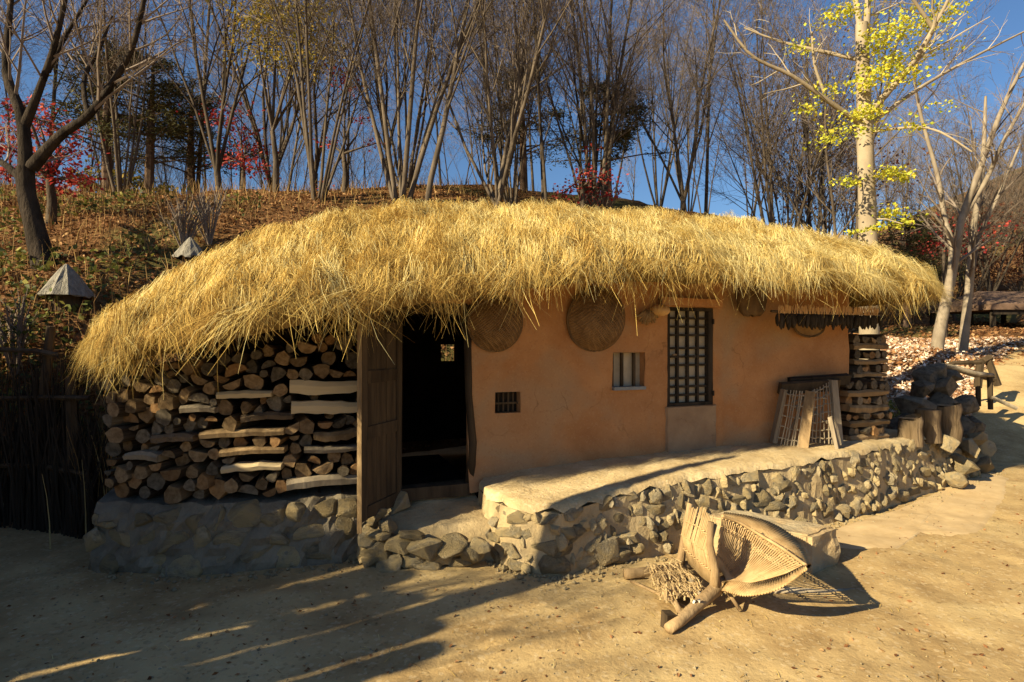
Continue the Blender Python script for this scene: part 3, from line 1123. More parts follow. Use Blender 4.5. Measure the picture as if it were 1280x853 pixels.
for (px, py, s, z, ii) in ((470, 690, (.17, .13, .12), .12, 1), (500, 682, (.15, .12, .10), .19, 4), (530, 690, (.16, .11, .10), .17, 6), (565, 686, (.16, .12, .10), .18, 8), (590, 694, (.12, .1, .1), .12, 10),
                           (485, 708, (.13, .1, .07), .05, 2), (535, 708, (.15, .1, .06), .04, 3), (462, 704, (.1, .09, .07), .05, 5), (575, 706, (.12, .09, .06), .04, 11), (512, 672, (.13, .1, .05), .25, 12), (458, 692, (.12, .11, .10), .10, 9), (552, 698, (.13, .1, .08), .09, 0), (515, 700, (.12, .1, .07), .08, 13), (600, 684, (.1, .1, .1), .18, 7), (472, 672, (.12, .1, .06), .24, 10)):
    Y = (1.65 - z) * 711.1 / (py - 426.5)
    link("stone", ROCKS[ii], stp, loc=(pix(px, py, Y).x, Y + .05, z), rot=(rg.uniform(-.2, .2), rg.uniform(-.2, .2), TH * .6 + rg.uniform(-.3, .3)), scale=s)
for (u, v, z, s, ii) in ((-.80, -.22, .36, (.10, .1, .07), 2), (-.73, -.36, .30, (.09, .09, .08), 5), (-.86, -.30, .22, (.12, .1, .12), 7), (-.70, -.40, .18, (.08, .08, .07), 9)):
    o = link("stone", ROCKS[ii], stp, loc=HW(u, v, z), rot=(.2, .1, u * 9), scale=s)

# ------------------------------------------------------------------ firewood
ORD = ["zeroth", "first", "second", "third", "fourth", "fifth", "sixth", "seventh", "eighth", "ninth", "tenth", "eleventh", "twelfth", "thirteenth", "fourteenth", "fifteenth",
       "sixteenth", "seventeenth", "eighteenth", "nineteenth", "twentieth", "twenty-first", "twenty-second", "twenty-third", "twenty-fourth", "twenty-fifth", "twenty-sixth", "twenty-seventh", "twenty-eighth", "twenty-ninth", "thirtieth"]


CUTS = ['cut', 'cut_grey', 'cut', 'cut_orange', 'cut_grey']


def log_mesh(kind, seed, length=.42):
    rg = random.Random(seed)
    if kind == 'round':
        prof = [(math.cos(2 * PI * i / 11) * rg.uniform(.82, 1.06), math.sin(2 * PI * i / 11) * rg.uniform(.80, 1.04)) for i in range(11)]
        barkf = [True] * 11
    elif kind == 'half':
        n = 8
        prof = [(math.cos(PI + PI * i / (n - 1)) * rg.uniform(.95, 1.08) * 1.12, .45 + math.sin(PI + PI * i / (n - 1)) * 1.15 * rg.uniform(.92, 1.05)) for i in range(n)]
        barkf = [True] * (n - 1) + [False]
    else:
        n = 5
        arc = [(math.cos(-.75 * PI + .5 * PI * i / (n - 1)) * 1.2, -.1 + math.sin(-.75 * PI + .5 * PI * i / (n - 1)) * 1.0) for i in range(n)]
        prof = arc + [(.75 * rg.uniform(.7, 1.1), rg.uniform(.1, .45)), (rg.uniform(-.3, .3), .95 * rg.uniform(.85, 1.1)), (-.8 * rg.uniform(.7, 1.1), rg.uniform(-.1, .3))]
        barkf = [True] * (n - 1) + [False] * 4
    m = MB()
    n = len(prof)
    ys = [0.0, .012, length * .5, length]
    vs = []
    for q, y in enumerate(ys):
        ox, oz = (rg.uniform(-.07, .07), rg.uniform(-.07, .07)) if q > 1 else (0, 0)
        k = .95 if q == 0 else 1.0
        vs += [((x * k + ox), y + rg.uniform(-.004, .004), (z_ * k + oz)) for x, z_ in prof]
    for q in range(len(ys) - 1):
        for i in range(n):
            i2 = (i + 1) % n
            m.add([vs[q * n + i], vs[q * n + i2], vs[(q + 1) * n + i2], vs[(q + 1) * n + i]], [(0, 1, 2, 3)], 0 if barkf[i] else 1)
    m.add(vs[:n], [tuple(range(n))], 1)
    m.add(vs[-n:], [tuple(range(n))[::-1]], 1)
    return m.mesh("firewood_log", [MAT['bark'], MAT[CUTS[seed % 5]]])


LOGS = {'round': [log_mesh('round', i) for i in range(5)], 'half': [log_mesh('half', 20 + i) for i in range(4)], 'wedge': [log_mesh('wedge', 40 + i) for i in range(5)]}


def plank_mesh(rng, length, thick, depth, mats):
    """a long split piece: ragged, bowed, lying along x"""
    n = 9
    vs = []
    bow = rng.uniform(-.02, .02)
    ph = rng.uniform(0, .3)
    for i in range(n):
        t = i / (n - 1)
        x = (t - .5) * length
        th = thick * (.8 + .25 * math.sin(PI * (t * .8 + ph))) * rng.uniform(.88, 1.10) * .5
        zc = bow * math.sin(PI * t) + rng.uniform(-.004, .004)
        d = depth * rng.uniform(.9, 1.05)
        vs += [(x, 0, zc - th), (x, -.012, zc + th * .25), (x, .01, zc + th), (x, d, zc + th * .9), (x, d, zc - th)]
    m = MB()
    fs = []
    for i in range(n - 1):
        for k in range(5):
            k2 = (k + 1) % 5
            fs.append((i * 5 + k, (i + 1) * 5 + k, (i + 1) * 5 + k2, i * 5 + k2))
    fs.append((0, 1, 2, 3, 4)); fs.append(tuple((n - 1) * 5 + k for k in (4, 3, 2, 1, 0)))
    m.add(vs, fs)
    return m.mesh("split_plank", mats)


PLK = [  # px0, px1, py centre, thickness px, material, label
    (362, 448, 484, 18, 'cut_pale', "widest bright fresh-split plank high in the woodpile beside the door leaf"),
    (364, 446, 511, 16, 'cut_pale', "bright tapering split plank just below the widest one in the woodpile"),
    (268, 340, 495, 9, 'cut_pale', "thin pale stick lying above the middle of the woodpile"),
    (392, 446, 544, 12, 'tan_wood', "short tan plank lying at mid height beside the door leaf"),
    (245, 356, 546, 9, 'tan_wood', "long thin weathered plank across the middle of the woodpile"),
    (380, 446, 563, 7, 'grey_wood', "thin grey slat over three half logs beside the door leaf"),
    (272, 356, 569, 8, 'tan_wood', "thin tan plank in the lower middle of the woodpile"),
    (274, 352, 590, 8, 'cut_pale', "thin pale plank above the lowest logs of the woodpile"),
    (218, 268, 516, 9, 'grey_wood', "short grey sideways branch in the upper outer part of the woodpile"),
    (176, 240, 556, 10, 'bark', "dark bark-covered branch lying sideways in the outer woodpile"),
    (300, 366, 524, 9, 'bark', "dark sideways branch between the thin pale stick and the long weathered plank"),
    (135, 190, 584, 10, 'grey_wood', "grey sideways stick low at the outer end of the woodpile"),
    (358, 446, 606, 13, 'grey_wood', "grey warped board at the foot of the woodpile beside the door leaf"),
]


def top_z(u):
    return interp(u, [-2.7, -1.7, -1.0, -.7], [1.42, 1.60, 1.76, 1.80])


def pack_stack(u0, u1, z0, planks, seed, topf, rmin=.028, rmax=.060):
    rg = np.random.default_rng(seed)
    cx, cz, cr = [], [], []
    logs = []

    def skyline(x, r):
        if not cx:
            return z0 + r
        dx = np.abs(np.array(cx) - x)
        rr = np.array(cr) + r
        ok = dx < rr
        if not ok.any():
            return z0 + r
        return max(z0 + r, float((np.array(cz)[ok] + np.sqrt(rr[ok] ** 2 - dx[ok] ** 2)).max()))
    pend = sorted(planks, key=lambda p: p['z'])
    fails = 0
    while len(logs) < 330:
        r = float(rg.uniform(rmin, rmax)) * (1 if rg.random() < .8 else 1.2)
        best = None
        for x in rg.uniform(u0 + r, u1 - r, 46):
            z = skyline(x, r)
            if z + r > topf(x):
                continue
            if any(p['a'] - r * .8 < x < p['b'] + r * .8 and z + r * .92 > p['z'] - p['t'] / 2 and z < p['z'] + p['t'] + .3 for p in pend):
                continue
            if best is None or z < best[1]:
                best = (x, z)
        if best is None or (pend and best[1] > pend[0]['z'] + .05):
            if pend:
                p = pend.pop(0)
                for x in np.arange(p['a'], p['b'], .02):
                    cx.append(x); cz.append(p['z']); cr.append(p['t'] / 2)
                continue
            fails += 1
            if fails > 6:
                break
            continue
        cx.append(best[0]); cz.append(best[1]); cr.append(r)
        logs.append((best[0], best[1], r))
    return logs


pls = []
for (px0, px1, py, tp, mt_, lab) in PLK:
    ua, zc = wall_uz(px0, py, -.02); ub, _ = wall_uz(px1, py, -.02)
    pls.append(dict(a=ua, b=ub, z=zc, t=tp * 3.9 / 711, mat=mt_, lab=lab))
rgp = random.Random(8)
for p in pls:
    um = (p['a'] + p['b']) / 2
    me = plank_mesh(rgp, p['b'] - p['a'], p['t'] * 1.05, .13, MAT[p['mat']])
    sl_ = (stack_v(p['b']) - stack_v(p['a'])) / (p['b'] - p['a'])
    o = link("split_plank", me, None, loc=HW(um, stack_v(um) - .05, p['z']), rot=(0, rgp.uniform(-.04, .04), TH + math.atan(sl_)))
    tag(o, p['lab'], "plank", "split planks laid in the woodpile")
logs = pack_stack(-2.70, -.70, .49, [dict(q) for q in pls], 4, top_z)
rl = random.Random(77)
layers = {}
for (u, z, r) in logs:
    layers.setdefault(int((z - .49) / .095), []).append((u, z, r))
KW = {'round': "round", 'half': "half-split", 'wedge': "wedge-split"}
for L_ in sorted(layers):
    for i, (u, z, r) in enumerate(sorted(layers[L_], key=lambda q: -q[0])):
        far = u < -1.75
        k = rl.choices(['round', 'half', 'wedge'], [.42, .24, .34] if far or z > 1.25 else [.08, .42, .50])[0]
        rot = rl.uniform(-.5, .5) if k != 'round' else rl.uniform(0, 6)
        if k != 'round' and rl.random() < .25:
            rot += PI
        sl_ = -2 * .42 / 1.5 * max(0, (-1.15 - u) / 1.5)
        o = link("firewood_log", rl.choice(LOGS[k]), None, loc=HW(u, stack_v(u) + rl.uniform(-.07, .05), z), scale=(r * rl.uniform(1.04, 1.3), 1, r * rl.uniform(1.0, 1.2)))
        o.rotation_mode = 'ZYX'
        o.rotation_mode = 'XYZ'
        o.rotation_euler = (Matrix.Rotation(TH + math.atan(sl_) + rl.uniform(-.12, .12), 3, 'Z') @ Matrix.Rotation(rl.uniform(-.06, .06), 3, 'X') @ Matrix.Rotation(rot, 3, 'Y')).to_euler()
        tag(o, f"{KW[k]} log, {ORD[min(30, i + 1)]} from the door leaf, layer {['one','two','three','four','five','six','seven','eight','nine','ten','eleven','twelve','thirteen','fourteen','fifteen'][min(14, L_)]} of the woodpile",
            "firewood", "firewood logs piled beside the door")

# ---- crib-stacked firewood at the far corner of the cottage
def crib(u0, u1, v0, z0, nl, hb, hl_, seed, where, group):
    rg = random.Random(seed)
    z = z0
    n = 0
    for i in range(nl):
        th = hb * rg.uniform(.85, 1.15)
        me = plank_mesh(rg, (u1 - u0) * rg.uniform(.95, 1.03), th * 1.25, .11, MAT['cut' if i % 2 else 'tan_wood'])
        o = link("split_plank", me, None, loc=HW((u0 + u1) / 2 + rg.uniform(-.02, .02), v0 - .02, z + th / 2), rot=(0, rg.uniform(-.03, .03), TH + rg.uniform(-.05, .05)))
        tag(o, f"split cross board, {ORD[i + 1]} from the bottom of {where}", "plank", group)
        z += th
        u = u0 + .02
        j = 0
        row = []
        while u < u1 - .02:
            r = hl_ * rg.uniform(.38, .56)
            row.append((u + r, r)); u += 2 * r * rg.uniform(.9, 1.02)
        for j, (uu, r) in enumerate(row):
            k = rg.choices(['round', 'half', 'wedge'], [.35, .3, .35])[0]
            o = link("firewood_log", rg.choice(LOGS[k]), None, loc=HW(uu, v0 + rg.uniform(-.05, .03), z + r * .95), scale=(r, .9, r))
            o.rotation_euler = (Matrix.Rotation(TH + rg.uniform(-.15, .15), 3, 'Z') @ Matrix.Rotation(rg.uniform(0, 6) if k == 'round' else rg.uniform(-.4, .4), 3, 'Y')).to_euler()
            tag(o, f"{KW[k]} log, {ORD[j + 1]} from the wall, {ORD[i + 1]} log layer of {where}", "firewood", group)
        z += hl_ * 1.0
    return z


cA = INV @ Vector((3.52, 5.98, 0))
crib(cA.x, cA.x + .60, cA.y + .0, .585, 4, .055, .105, 5, "the low crib", "low crib stack beside the stick cage")
crib(wall_uz(1065, 440, .15)[0], wall_uz(1106, 440, .15)[0], .15, .56, 7, .05, .115, 6, "the tall eave stack", "tall firewood stack under the eave")

# ------------------------------------------------------------------ chopping stumps beside the low stack
for i, (px, py, w_, h_, lab) in enumerate(((1138, 552, .24, .30, "shortest pale chopping stump standing next to the low crib stack"),
                                           (1160, 548, .25, .37, "middle upright stump between the two other log stumps"),
                                           (1186, 545, .25, .40, "tallest upright stump, farthest from the low crib stack"))):
    p = gpt(px, py, .54)
    p.z = .50
    st = empty("log_stump", p, i * 1.3, lab, "stump", "log stumps on the terrace end")
    rg = random.Random(60 + i)
    m_ = MB(); rr = [w_ * .54, w_ * .5, w_ * .48, w_ * .49, w_ * .46]
    m_.tube([(0.015 * rg.uniform(-1, 1), 0, h_ * t) for t in (0, .3, .6, .93, 1)], rr, 14, jit=.035, rng=rg, cap=False)
    m_.build("bark", MAT['stump_bark'], st, smooth=True)
    m_ = MB(); m_.add([(math.cos(t) * w_ * .465, math.sin(t) * w_ * .465, h_ - .003 + rg.uniform(-.004, .004)) for t in [2 * PI * k / 14 for k in range(14)]], [tuple(range(14))])
    m_.build("cut_top", MAT['cut'], st)

# dark boulders heaped behind the stumps, and the rounded stones at the terrace end
hp = random.Random(17)
WHERE = ["at the foot of the heap behind the shortest stump", "at the foot of the heap behind the middle stump", "at the foot of the heap behind the tallest stump", "at the outer foot of the heap by the bench",
         "in the second course above the shortest stump", "in the second course above the middle stump", "in the second course under the bench seat", "in the third course of the heap nearest the crib stack",
         "in the third course of the heap nearest the bench", "near the peak of the heap on the crib side", "capping the peak of the heap", "wedged behind the peak of the heap"]
for i, (px, z, Y, s_) in enumerate(((1132, .52, 7.5, .19), (1160, .52, 7.5, .21), (1190, .5, 7.7, .20), (1212, .45, 7.9, .19), (1143, .76, 7.65, .19), (1172, .78, 7.7, .20), (1198, .74, 7.9, .18),
                                    (1152, .98, 7.8, .17), (1178, .98, 7.9, .18), (1160, 1.13, 7.95, .15), (1167, 1.22, 8.05, .14), (1182, 1.12, 8.2, .15))):
    p = Vector(((px - 640) / 711.1 * Y, Y, z))
    tag(link("boulder", ROCKS_DARK[i % 4], None, loc=p, rot=(hp.uniform(-.4, .4), hp.uniform(-.4, .4), hp.uniform(0, 3)), scale=(s_ * hp.uniform(1.35, 1.7), s_ * 1.4, s_ * hp.uniform(.95, 1.15))), "dark boulder " + WHERE[i], "boulder", "dark boulders behind the stumps")
for i, (px, py, Y, s, lab) in enumerate(((1185, 556, 6.45, .13, "rounded stone perched on the terrace end below the stumps"), (1212, 560, 6.9, .15, "rounded stone on the outer corner of the terrace"),
                                        (1228, 582, 7.1, .14, "low stone at the outermost foot of the terrace"), (1205, 582, 6.6, .15, "stone low on the terrace end"),
                                        (1234, 560, 7.5, .13, "stone on the back corner of the terrace end"), (1196, 600, 6.3, .12, "mossy foot stone where the terrace face turns"),
                                        (1222, 548, 7.3, .13, "stone on top of the terrace end near the tallest stump"))):
    tag(link("boulder", ROCKS[i * 2 % 14], None, loc=pix(px, py, Y), rot=(hp.uniform(-.5, .5), hp.uniform(-.5, .5), hp.uniform(0, 3)), scale=(s * 1.15, s, s)), lab, "boulder", "loose stones on the terrace end")

# ------------------------------------------------------------------ things hung on the front wall
def hang_basket(px, py, rad, depth, label, tilt=.12, vv_=-.03):
    u, z = wall_uz(px, py, -.1)
    e_ = empty("woven_basket", HW(u, vv_, z), TH, label, "basket", "round baskets hung on the clay wall")
    m_ = MB()
    n, nr = 40, 12
    vs, fs = [(0, -depth, 0)], []
    for i in range(1, nr + 1):
        r = i / nr
        for j in range(n):
            t = 2 * PI * j / n
            wv = .0045 * (1 if (j // 1 + i) % 2 else -1)
            vs.append((math.cos(t) * r * rad, -depth * (1 - r ** 2.6) - wv, math.sin(t) * r * rad))
    for j in range(n):
        fs.append((0, 1 + j, 1 + (j + 1) % n))
    for i in range(nr - 1):
        for j in range(n):
            a_, b2 = 1 + i * n + j, 1 + i * n + (j + 1) % n
            fs.append((a_, a_ + n, b2 + n, b2))
    m_.add(vs, fs)
    o = m_.build("bowl", MAT['weave'], e_); o.rotation_euler = (tilt, 0, 0)
    m_ = MB()
    for i in range(28):
        t = (i + .5) / 28 * 2 - 1
        for sgn in (1, -1):
            ang = PI / 4 * sgn
            half = math.sqrt(max(0, 1 - t * t)) * .97
            if half < .15:
                continue
            pts = []
            for q in np.linspace(-half, half, 9):
                x0, y0 = q * math.cos(ang) - t * math.sin(ang), q * math.sin(ang) + t * math.cos(ang)
                r = min(1, math.hypot(x0, y0))
                pts.append((x0 * rad, -depth * (1 - r ** 2.6) - .006, y0 * rad))
            if sgn == 1 or i % 2 == 0:
                m_.tube(pts, .0045, 4, cap=False, flat=1)
    o = m_.build("weave_strips", MAT['weave'], e_); o.rotation_euler = (tilt, 0, 0)
    tag(o, kind="stuff")
    m_ = MB()
    m_.tube([(math.cos(t) * rad, .0, math.sin(t) * rad) for t in np.linspace(0, 2 * PI, 41)], .013, 6, cap=False)
    o = m_.build("rim", MAT['weave_rim'], e_); o.rotation_euler = (tilt, 0, 0)
    return e_


hang_basket(622, 404, .235, .15, "smaller round woven basket hung on the wall right beside the doorway", vv_=-.05)
hang_basket(749, 399, .285, .19, "larger round woven basket hung on the wall above the small window", vv_=-.05)
# dried bundle and gourd
u, z = wall_uz(808, 392, -.06)
e_ = empty("dried_bundle", HW(u, -.06, z), TH, "fan of dried folded stalks hung between the larger basket and the gourd", "bundle")
rg = random.Random(5)
for i in range(11):
    t = lerp(-2.7, -.45, i / 10)
    m_ = MB()
    L_ = .12 * rg.uniform(.9, 1.1)
    m_.tube([(0, 0, .03), (math.cos(t) * L_ * .5, -.03, math.sin(t) * L_ * .5 + .03), (math.cos(t) * L_, -.015, math.sin(t) * L_ + .02)], [.008, .016, .010], 6)
    m_.build("stalk", MAT['weave'] if i % 2 else MAT['tan_wood'], e_, smooth=True)
u, z = wall_uz(824, 388, -.08)
m_ = MB()
vs = []
for i in range(9):
    ph = PI * i / 8
    rr = .088 * math.sin(ph) + .002
    zz = math.cos(ph) * .055
    vs.append((rr, zz))
m_.tube([(0, 0, zz) for rr, zz in vs], [rr for rr, zz in vs], 16)
go = m_.build("gourd_bowl", MAT['gourd'], None, smooth=True, loc=HW(u, -.10, z), rot=(.15, 0, TH))
tag(go, "smooth orange gourd bowl hung at the top corner of the lattice window", "gourd")
m_ = MB(); m_.tube([(0, .0, .05), (.005, .02, .085), (.0, .05, .10)], [.012, .008, .006], 6); m_.build("stem", MAT['weave_rim'], go)
# sack-like dark basket further along
u, z = wall_uz(940, 378, -.1)
e_ = empty("bark_basket", HW(u, -.10, z), TH, "dark sagging basket hung between the lattice window and the millet row", "basket")
m_ = MB()
prof = [(-.19, .19), (-.15, .20), (-.0, .205), (.10, .19), (.17, .18)]
vs, fs = [], []
n = 18
for (zz, rr) in [(-.135, .04), (-.13, .11), (-.09, .155), (0, .18), (.10, .185), (.16, .18)]:
    for j in range(n):
        t = 2 * PI * j / n
        vs.append((math.cos(t) * rr, math.sin(t) * rr * .42 + .01 * math.sin(j * 2.3), zz + .012 * math.sin(j * 1.7)))
for i in range(5):
    for j in range(n):
        fs.append((i * n + j, i * n + (j + 1) % n, (i + 1) * n + (j + 1) % n, (i + 1) * n + j))
fs.append(tuple(range(n)))
m_.add(vs, fs)
m_.build("body", MAT['weave_rim'], e_, smooth=True)
m_ = MB(); m_.tube([(math.cos(t) * .185, math.sin(t) * .08, .16) for t in np.linspace(0, 2 * PI, 19)], .012, 6, cap=False); m_.build("rim", MAT['weave'], e_)
for s in (-.06, .06):
    m_ = MB(); m_.tube([(s, 0, .16), (s * .4, .06, .30)], .006, 5); m_.build("cord", MAT['weave'], e_)

# row of millet ears on a pole under the eave
uA, zA = wall_uz(970, 392, -.32)
uB, zB = wall_uz(1096, 392, -.32)
mil = empty("millet_row", HW(uA, -.32, zA), TH, "row of dark millet ears with orange stalks hung on a pole under the eave", "millet row")
Lm = uB - uA
m_ = MB(); m_.tube([(-.06, 0, .02), (Lm * .5, .01, .012), (Lm + .08, 0, .02)], .014, 7); m_.build("pole", MAT['dark_wood'], mil)
rg = random.Random(14)
stalk_col = MAT['gourd']
ear_me, stalk_me = [], []
for i in range(5):
    m_ = MB(); m_.tube([(0, 0, 0), (rg.uniform(-.01, .01), 0, -.04), (rg.uniform(-.015, .015), .0, -.10), (0, 0, -.13)], [.008, .018, .017, .005], 6, jit=.25, rng=rg); ear_me.append(m_.mesh("ear", MAT['black_wood'], True))
    m_ = MB()
    for k in range(3):
        m_.tube([(rg.uniform(-.012, .012), rg.uniform(-.01, .01), .075 + rg.uniform(-.01, .015)), (rg.uniform(-.006, .006), 0, .0)], .0035, 4)
    stalk_me.append(m_.mesh("stalk", MAT['gourd'], False))
for i in range(62):
    x = Lm * (i + .5) / 62
    sg = rg.uniform(.85, 1.2)
    o = link("ear", rg.choice(ear_me), mil, loc=(x + rg.uniform(-.006, .006), -.016 + rg.uniform(-.01, .01), .0), rot=(rg.uniform(-.15, .15), rg.uniform(-.12, .12), rg.uniform(0, 6)), scale=(sg, sg, sg * rg.uniform(.8, 1.1)))
    o = link("stalk", rg.choice(stalk_me), mil, loc=(x + rg.uniform(-.006, .006), -.016, 0), rot=(rg.uniform(-.2, .2), rg.uniform(-.15, .15), 0), scale=(1.3, 1.3, rg.uniform(.8, 1.1)))
for q in (.12, .9):
    m_ = MB(); m_.tube([(Lm * q, 0, .02), (Lm * q, .02, .45)], .004, 4); m_.build("cord", MAT['weave'], mil)
# low tray basket behind the millet
u, z = wall_uz(1012, 408, -.05)
e_ = empty("tray_basket", HW(u, -.05, z), TH, "shallow brown tray hung on the wall below the millet row", "basket")
m_ = MB(); m_.tube([(math.cos(t) * .21, 0, math.sin(t) * .11) for t in np.linspace(0, 2 * PI, 25)], .012, 6, cap=False); m_.build("rim", MAT['weave_rim'], e_)
m_ = MB(); m_.add([(0, -.03, 0)] + [(math.cos(t) * .205, 0, math.sin(t) * .105) for t in np.linspace(0, 2 * PI, 24, endpoint=False)], [(0, 1 + k, 1 + (k + 1) % 24) for k in range(24)]); m_.build("bowl", MAT['weave'], e_)
# eave post at the far corner
m_ = MB(); m_.tube([(0, 0, 0), (.01, 0, .8), (-.01, .01, 1.6)], [.055, .05, .048], 8, jit=.05)
o = m_.build("eave_post", MAT['dark_wood'], cot, smooth=True, loc=(5.0, .75, .52))

# ------------------------------------------------------------------ stick cage leaning on the wall
cg = empty("stick_cage", (2.95, 5.75, .585), 0, "weathered cage of woven sticks with plank uprights leaning on the clay wall", "cage")
cgo = Vector((2.95, 5.75, .585))


def cbar(name, p0, p1, w_, d_, mat, n=1):
    p0, p1 = Vector(p0) - cgo, Vector(p1) - cgo
    m_ = MB()
    ax = (p1 - p0)
    rot = ax.to_track_quat('Z', 'Y').to_matrix() @ Matrix.Rotation(.35, 3, 'Z')
    m_.box((p0 + p1) / 2, (w_, d_, ax.length), rot, jit=.006)
    return m_.build(name, mat, cg)


P1b, P1t = pix(966, 553, 5.80), pix(979, 487, 5.78)
P2b, P2t = pix(1003, 563, 5.62), pix(1013, 490, 5.74)
P3b, P3t = pix(1048, 556, 5.80), pix(1041, 475, 5.92)
P4b, P4t = pix(1047, 562, 5.60), pix(1037, 521, 5.66)
cbar("upright", P1b, P1t, .075, .03, MAT['grey_wood'])
cbar("upright", P2b, P2t, .09, .045, MAT['tan_wood'])
cbar("upright", P3b, P3t, .085, .04, MAT['grey_wood'])
cbar("slab", P4b, P4t, .16, .035, MAT['grey_wood'])
cbar("top_plank", pix(974, 486, 5.84), pix(1048, 481, 5.98), .05, .12, MAT['dark_wood'])
cbar("top_plank", pix(985, 478, 5.95), pix(1060, 474, 6.02), .06, .10, MAT['black_wood'])
rg = random.Random(9)


def stick_panel(A0, A1, B0, B1, n, m):
    mm = MB()
    for i in range(n):
        t = (i + .5 + rg.uniform(-.2, .2)) / n
        p, q = A0.lerp(B0, t), A1.lerp(B1, t)
        mid = p.lerp(q, .5) + Vector((rg.uniform(-.01, .01), rg.uniform(-.02, .0), 0))
        mm.tube([p - cgo, mid - cgo, q - cgo], rg.uniform(.004, .0075), 5)
    for j in range(m):
        t = (j + .6) / m
        p, q = A0.lerp(A1, t), B0.lerp(B1, t)
        mm.tube([p.lerp(q, s) - cgo + Vector((0, (.012 if k % 2 else -.012), rg.uniform(-.008, .008))) for k, s in enumerate(np.linspace(0, 1, 9))], .007, 5)
    mm.build("stick_panel", MAT['grey_wood'], cg)


stick_panel(P1b, P1t, P2b, P2t, 9, 5)
stick_panel(P2b + Vector((.05, .03, .08)), P2t, P3b, P3t, 8, 7)
mm = MB()
for i in range(9):
    a_ = pix(lerp(985, 1040, rg.random()), rg.uniform(484, 500), 5.88)
    b2 = pix(lerp(985, 1052, rg.random()), rg.uniform(492, 552), 5.78)
    mm.tube([a_ - cgo, b2 - cgo], .008, 5)
tag(mm.build("loose_stick", MAT['grey_wood'], cg), kind="stuff")

# ------------------------------------------------------------------ carrying frame and its fan basket, block, pole
fr = empty("carrying_frame", (1.1, 3.6, 0), 0, "toppled wooden carrying frame with forked poles and a straw back pad", "carrying frame")
fo = Vector((1.1, 3.6, 0))


def ftube(name, pts, rad, mat, n=8, par=fr, o_=fo, **k):
    m_ = MB(); m_.tube([Vector(p) - o_ for p in pts], rad, n, jit=.05, **k)
    return m_.build(name, mat, par, smooth=True)


J = Vector((1.25, 3.49, .13))
ftube("pole", [(.875, 3.19, .035), (.97, 3.265, .05), (1.12, 3.39, .09), J, (1.50, 3.72, .16), (1.80, 3.98, .16)], [.030, .034, .036, .040, .032, .026], MAT['tan_wood'])
ftube("prong", [J + Vector((-.01, -.01, -.02)), J + Vector((-.005, 0, .12)), J + Vector((-.03, .02, .26)), J + Vector((-.02, .03, .40))], [.036, .026, .023, .020], MAT['tan_wood'])
ftube("pole", [(.775, 3.92, .045), (.95, 3.95, .05), (1.18, 3.98, .07), (1.55, 4.06, .10)], [.036, .034, .034, .03], MAT['tan_wood'])
ftube("prong", [(1.17, 3.97, .06), (1.19, 3.97, .2), (1.21, 3.96, .36), (1.24, 3.96, .52)], [.034, .028, .024, .02], MAT['tan_wood'])
ftube("crossbar", [(.98, 3.28, .055), (1.0, 3.6, .07), (1.02, 3.96, .055)], .018, MAT['tan_wood'])
ftube("crossbar", [(1.15, 3.41, .10), (1.16, 3.7, .10), (1.18, 3.97, .08)], .018, MAT['grey_wood'])
ftube("crossbar", [(.80, 3.84, .03), (.92, 3.66, .035), (1.08, 3.38, .04)], .010, MAT['tan_wood'])
# straw pad
g_ = np.random.default_rng(3)
n = 900
t = g_.random((n, 2))
c0 = np.stack([.93 + t[:, 0] * .24, 3.45 + t[:, 1] * .42 + t[:, 0] * .06, .085 + .03 * np.sin(t[:, 1] * 14) + .012 * g_.normal(size=n)], 1)
dd = np.stack([g_.normal(0, .4, n), g_.normal(1, .4, n), g_.normal(0, .12, n)], 1)
dd /= np.linalg.norm(dd, axis=1)[:, None]
P = np.stack([c0 - dd * .06, c0 + np.array([0, 0, .012]), c0 + dd * .06], 1) - np.array(fo)
wd = np.stack([dd[:, 1], -dd[:, 0], g_.normal(0, .3, n)], 1)
v_, f_, a_ = ribbons(P, wd, g_.uniform(.006, .011, n), g_.uniform(.4, 1, n))
tag(link("straw_pad", fast_mesh("straw_pad", v_, f_, MAT['pad'], False, a_), fr), kind="stuff")
ftube("tie", [(1.06, 3.36, .07), (1.07, 3.34, .125), (1.10, 3.34, .13), (1.11, 3.37, .09)], .007, MAT['cord'], 5)
m_ = MB(); m_.box((-.205, -.34, .05), (.06, .05, .09), rot=Matrix.Rotation(.4, 3, 'Z'), jit=.012); m_.build("wedge", MAT['dark_wood'], fr)
ftube("peg", [(1.32, 3.50, .12), (1.38, 3.44, .02)], .013, MAT['tan_wood'], 6)

bk = empty("fan_basket", (1.4, 3.6, .1), 0, "folding fan-shaped wicker basket resting open on the fallen carrying frame", "basket")
bo = Vector((1.4, 3.6, .1))
C3 = Vector((1.275, 3.50, .20))


def curve(pts, t):
    """Catmull-Rom through pts at t in 0..1"""
    n = len(pts) - 1
    x = min(max(t, 0), 1) * n
    i = min(int(x), n - 1)
    f = x - i
    p0, p1, p2, p3 = pts[max(i - 1, 0)], pts[i], pts[i + 1], pts[min(i + 2, n)]
    return .5 * ((2 * p1) + (p2 - p0) * f + (2 * p0 - 5 * p1 + 4 * p2 - p3) * f * f + (3 * p1 - p0 - 3 * p2 + p3) * f ** 3)


RIM = [pix(902, 646, 3.72), pix(925, 655, 3.74), pix(950, 670, 3.68), pix(978, 687, 3.48), pix(1007, 708, 3.13)]
BASE = [C3 + Vector((.0, .05, .05)), C3 + Vector((.03, .07, .02)), C3 + Vector((.05, .03, -.02)), C3 + Vector((.03, -.03, -.035)), C3 + Vector((.01, -.07, -.03))]
SAG = Vector((.03, .10, -.09))


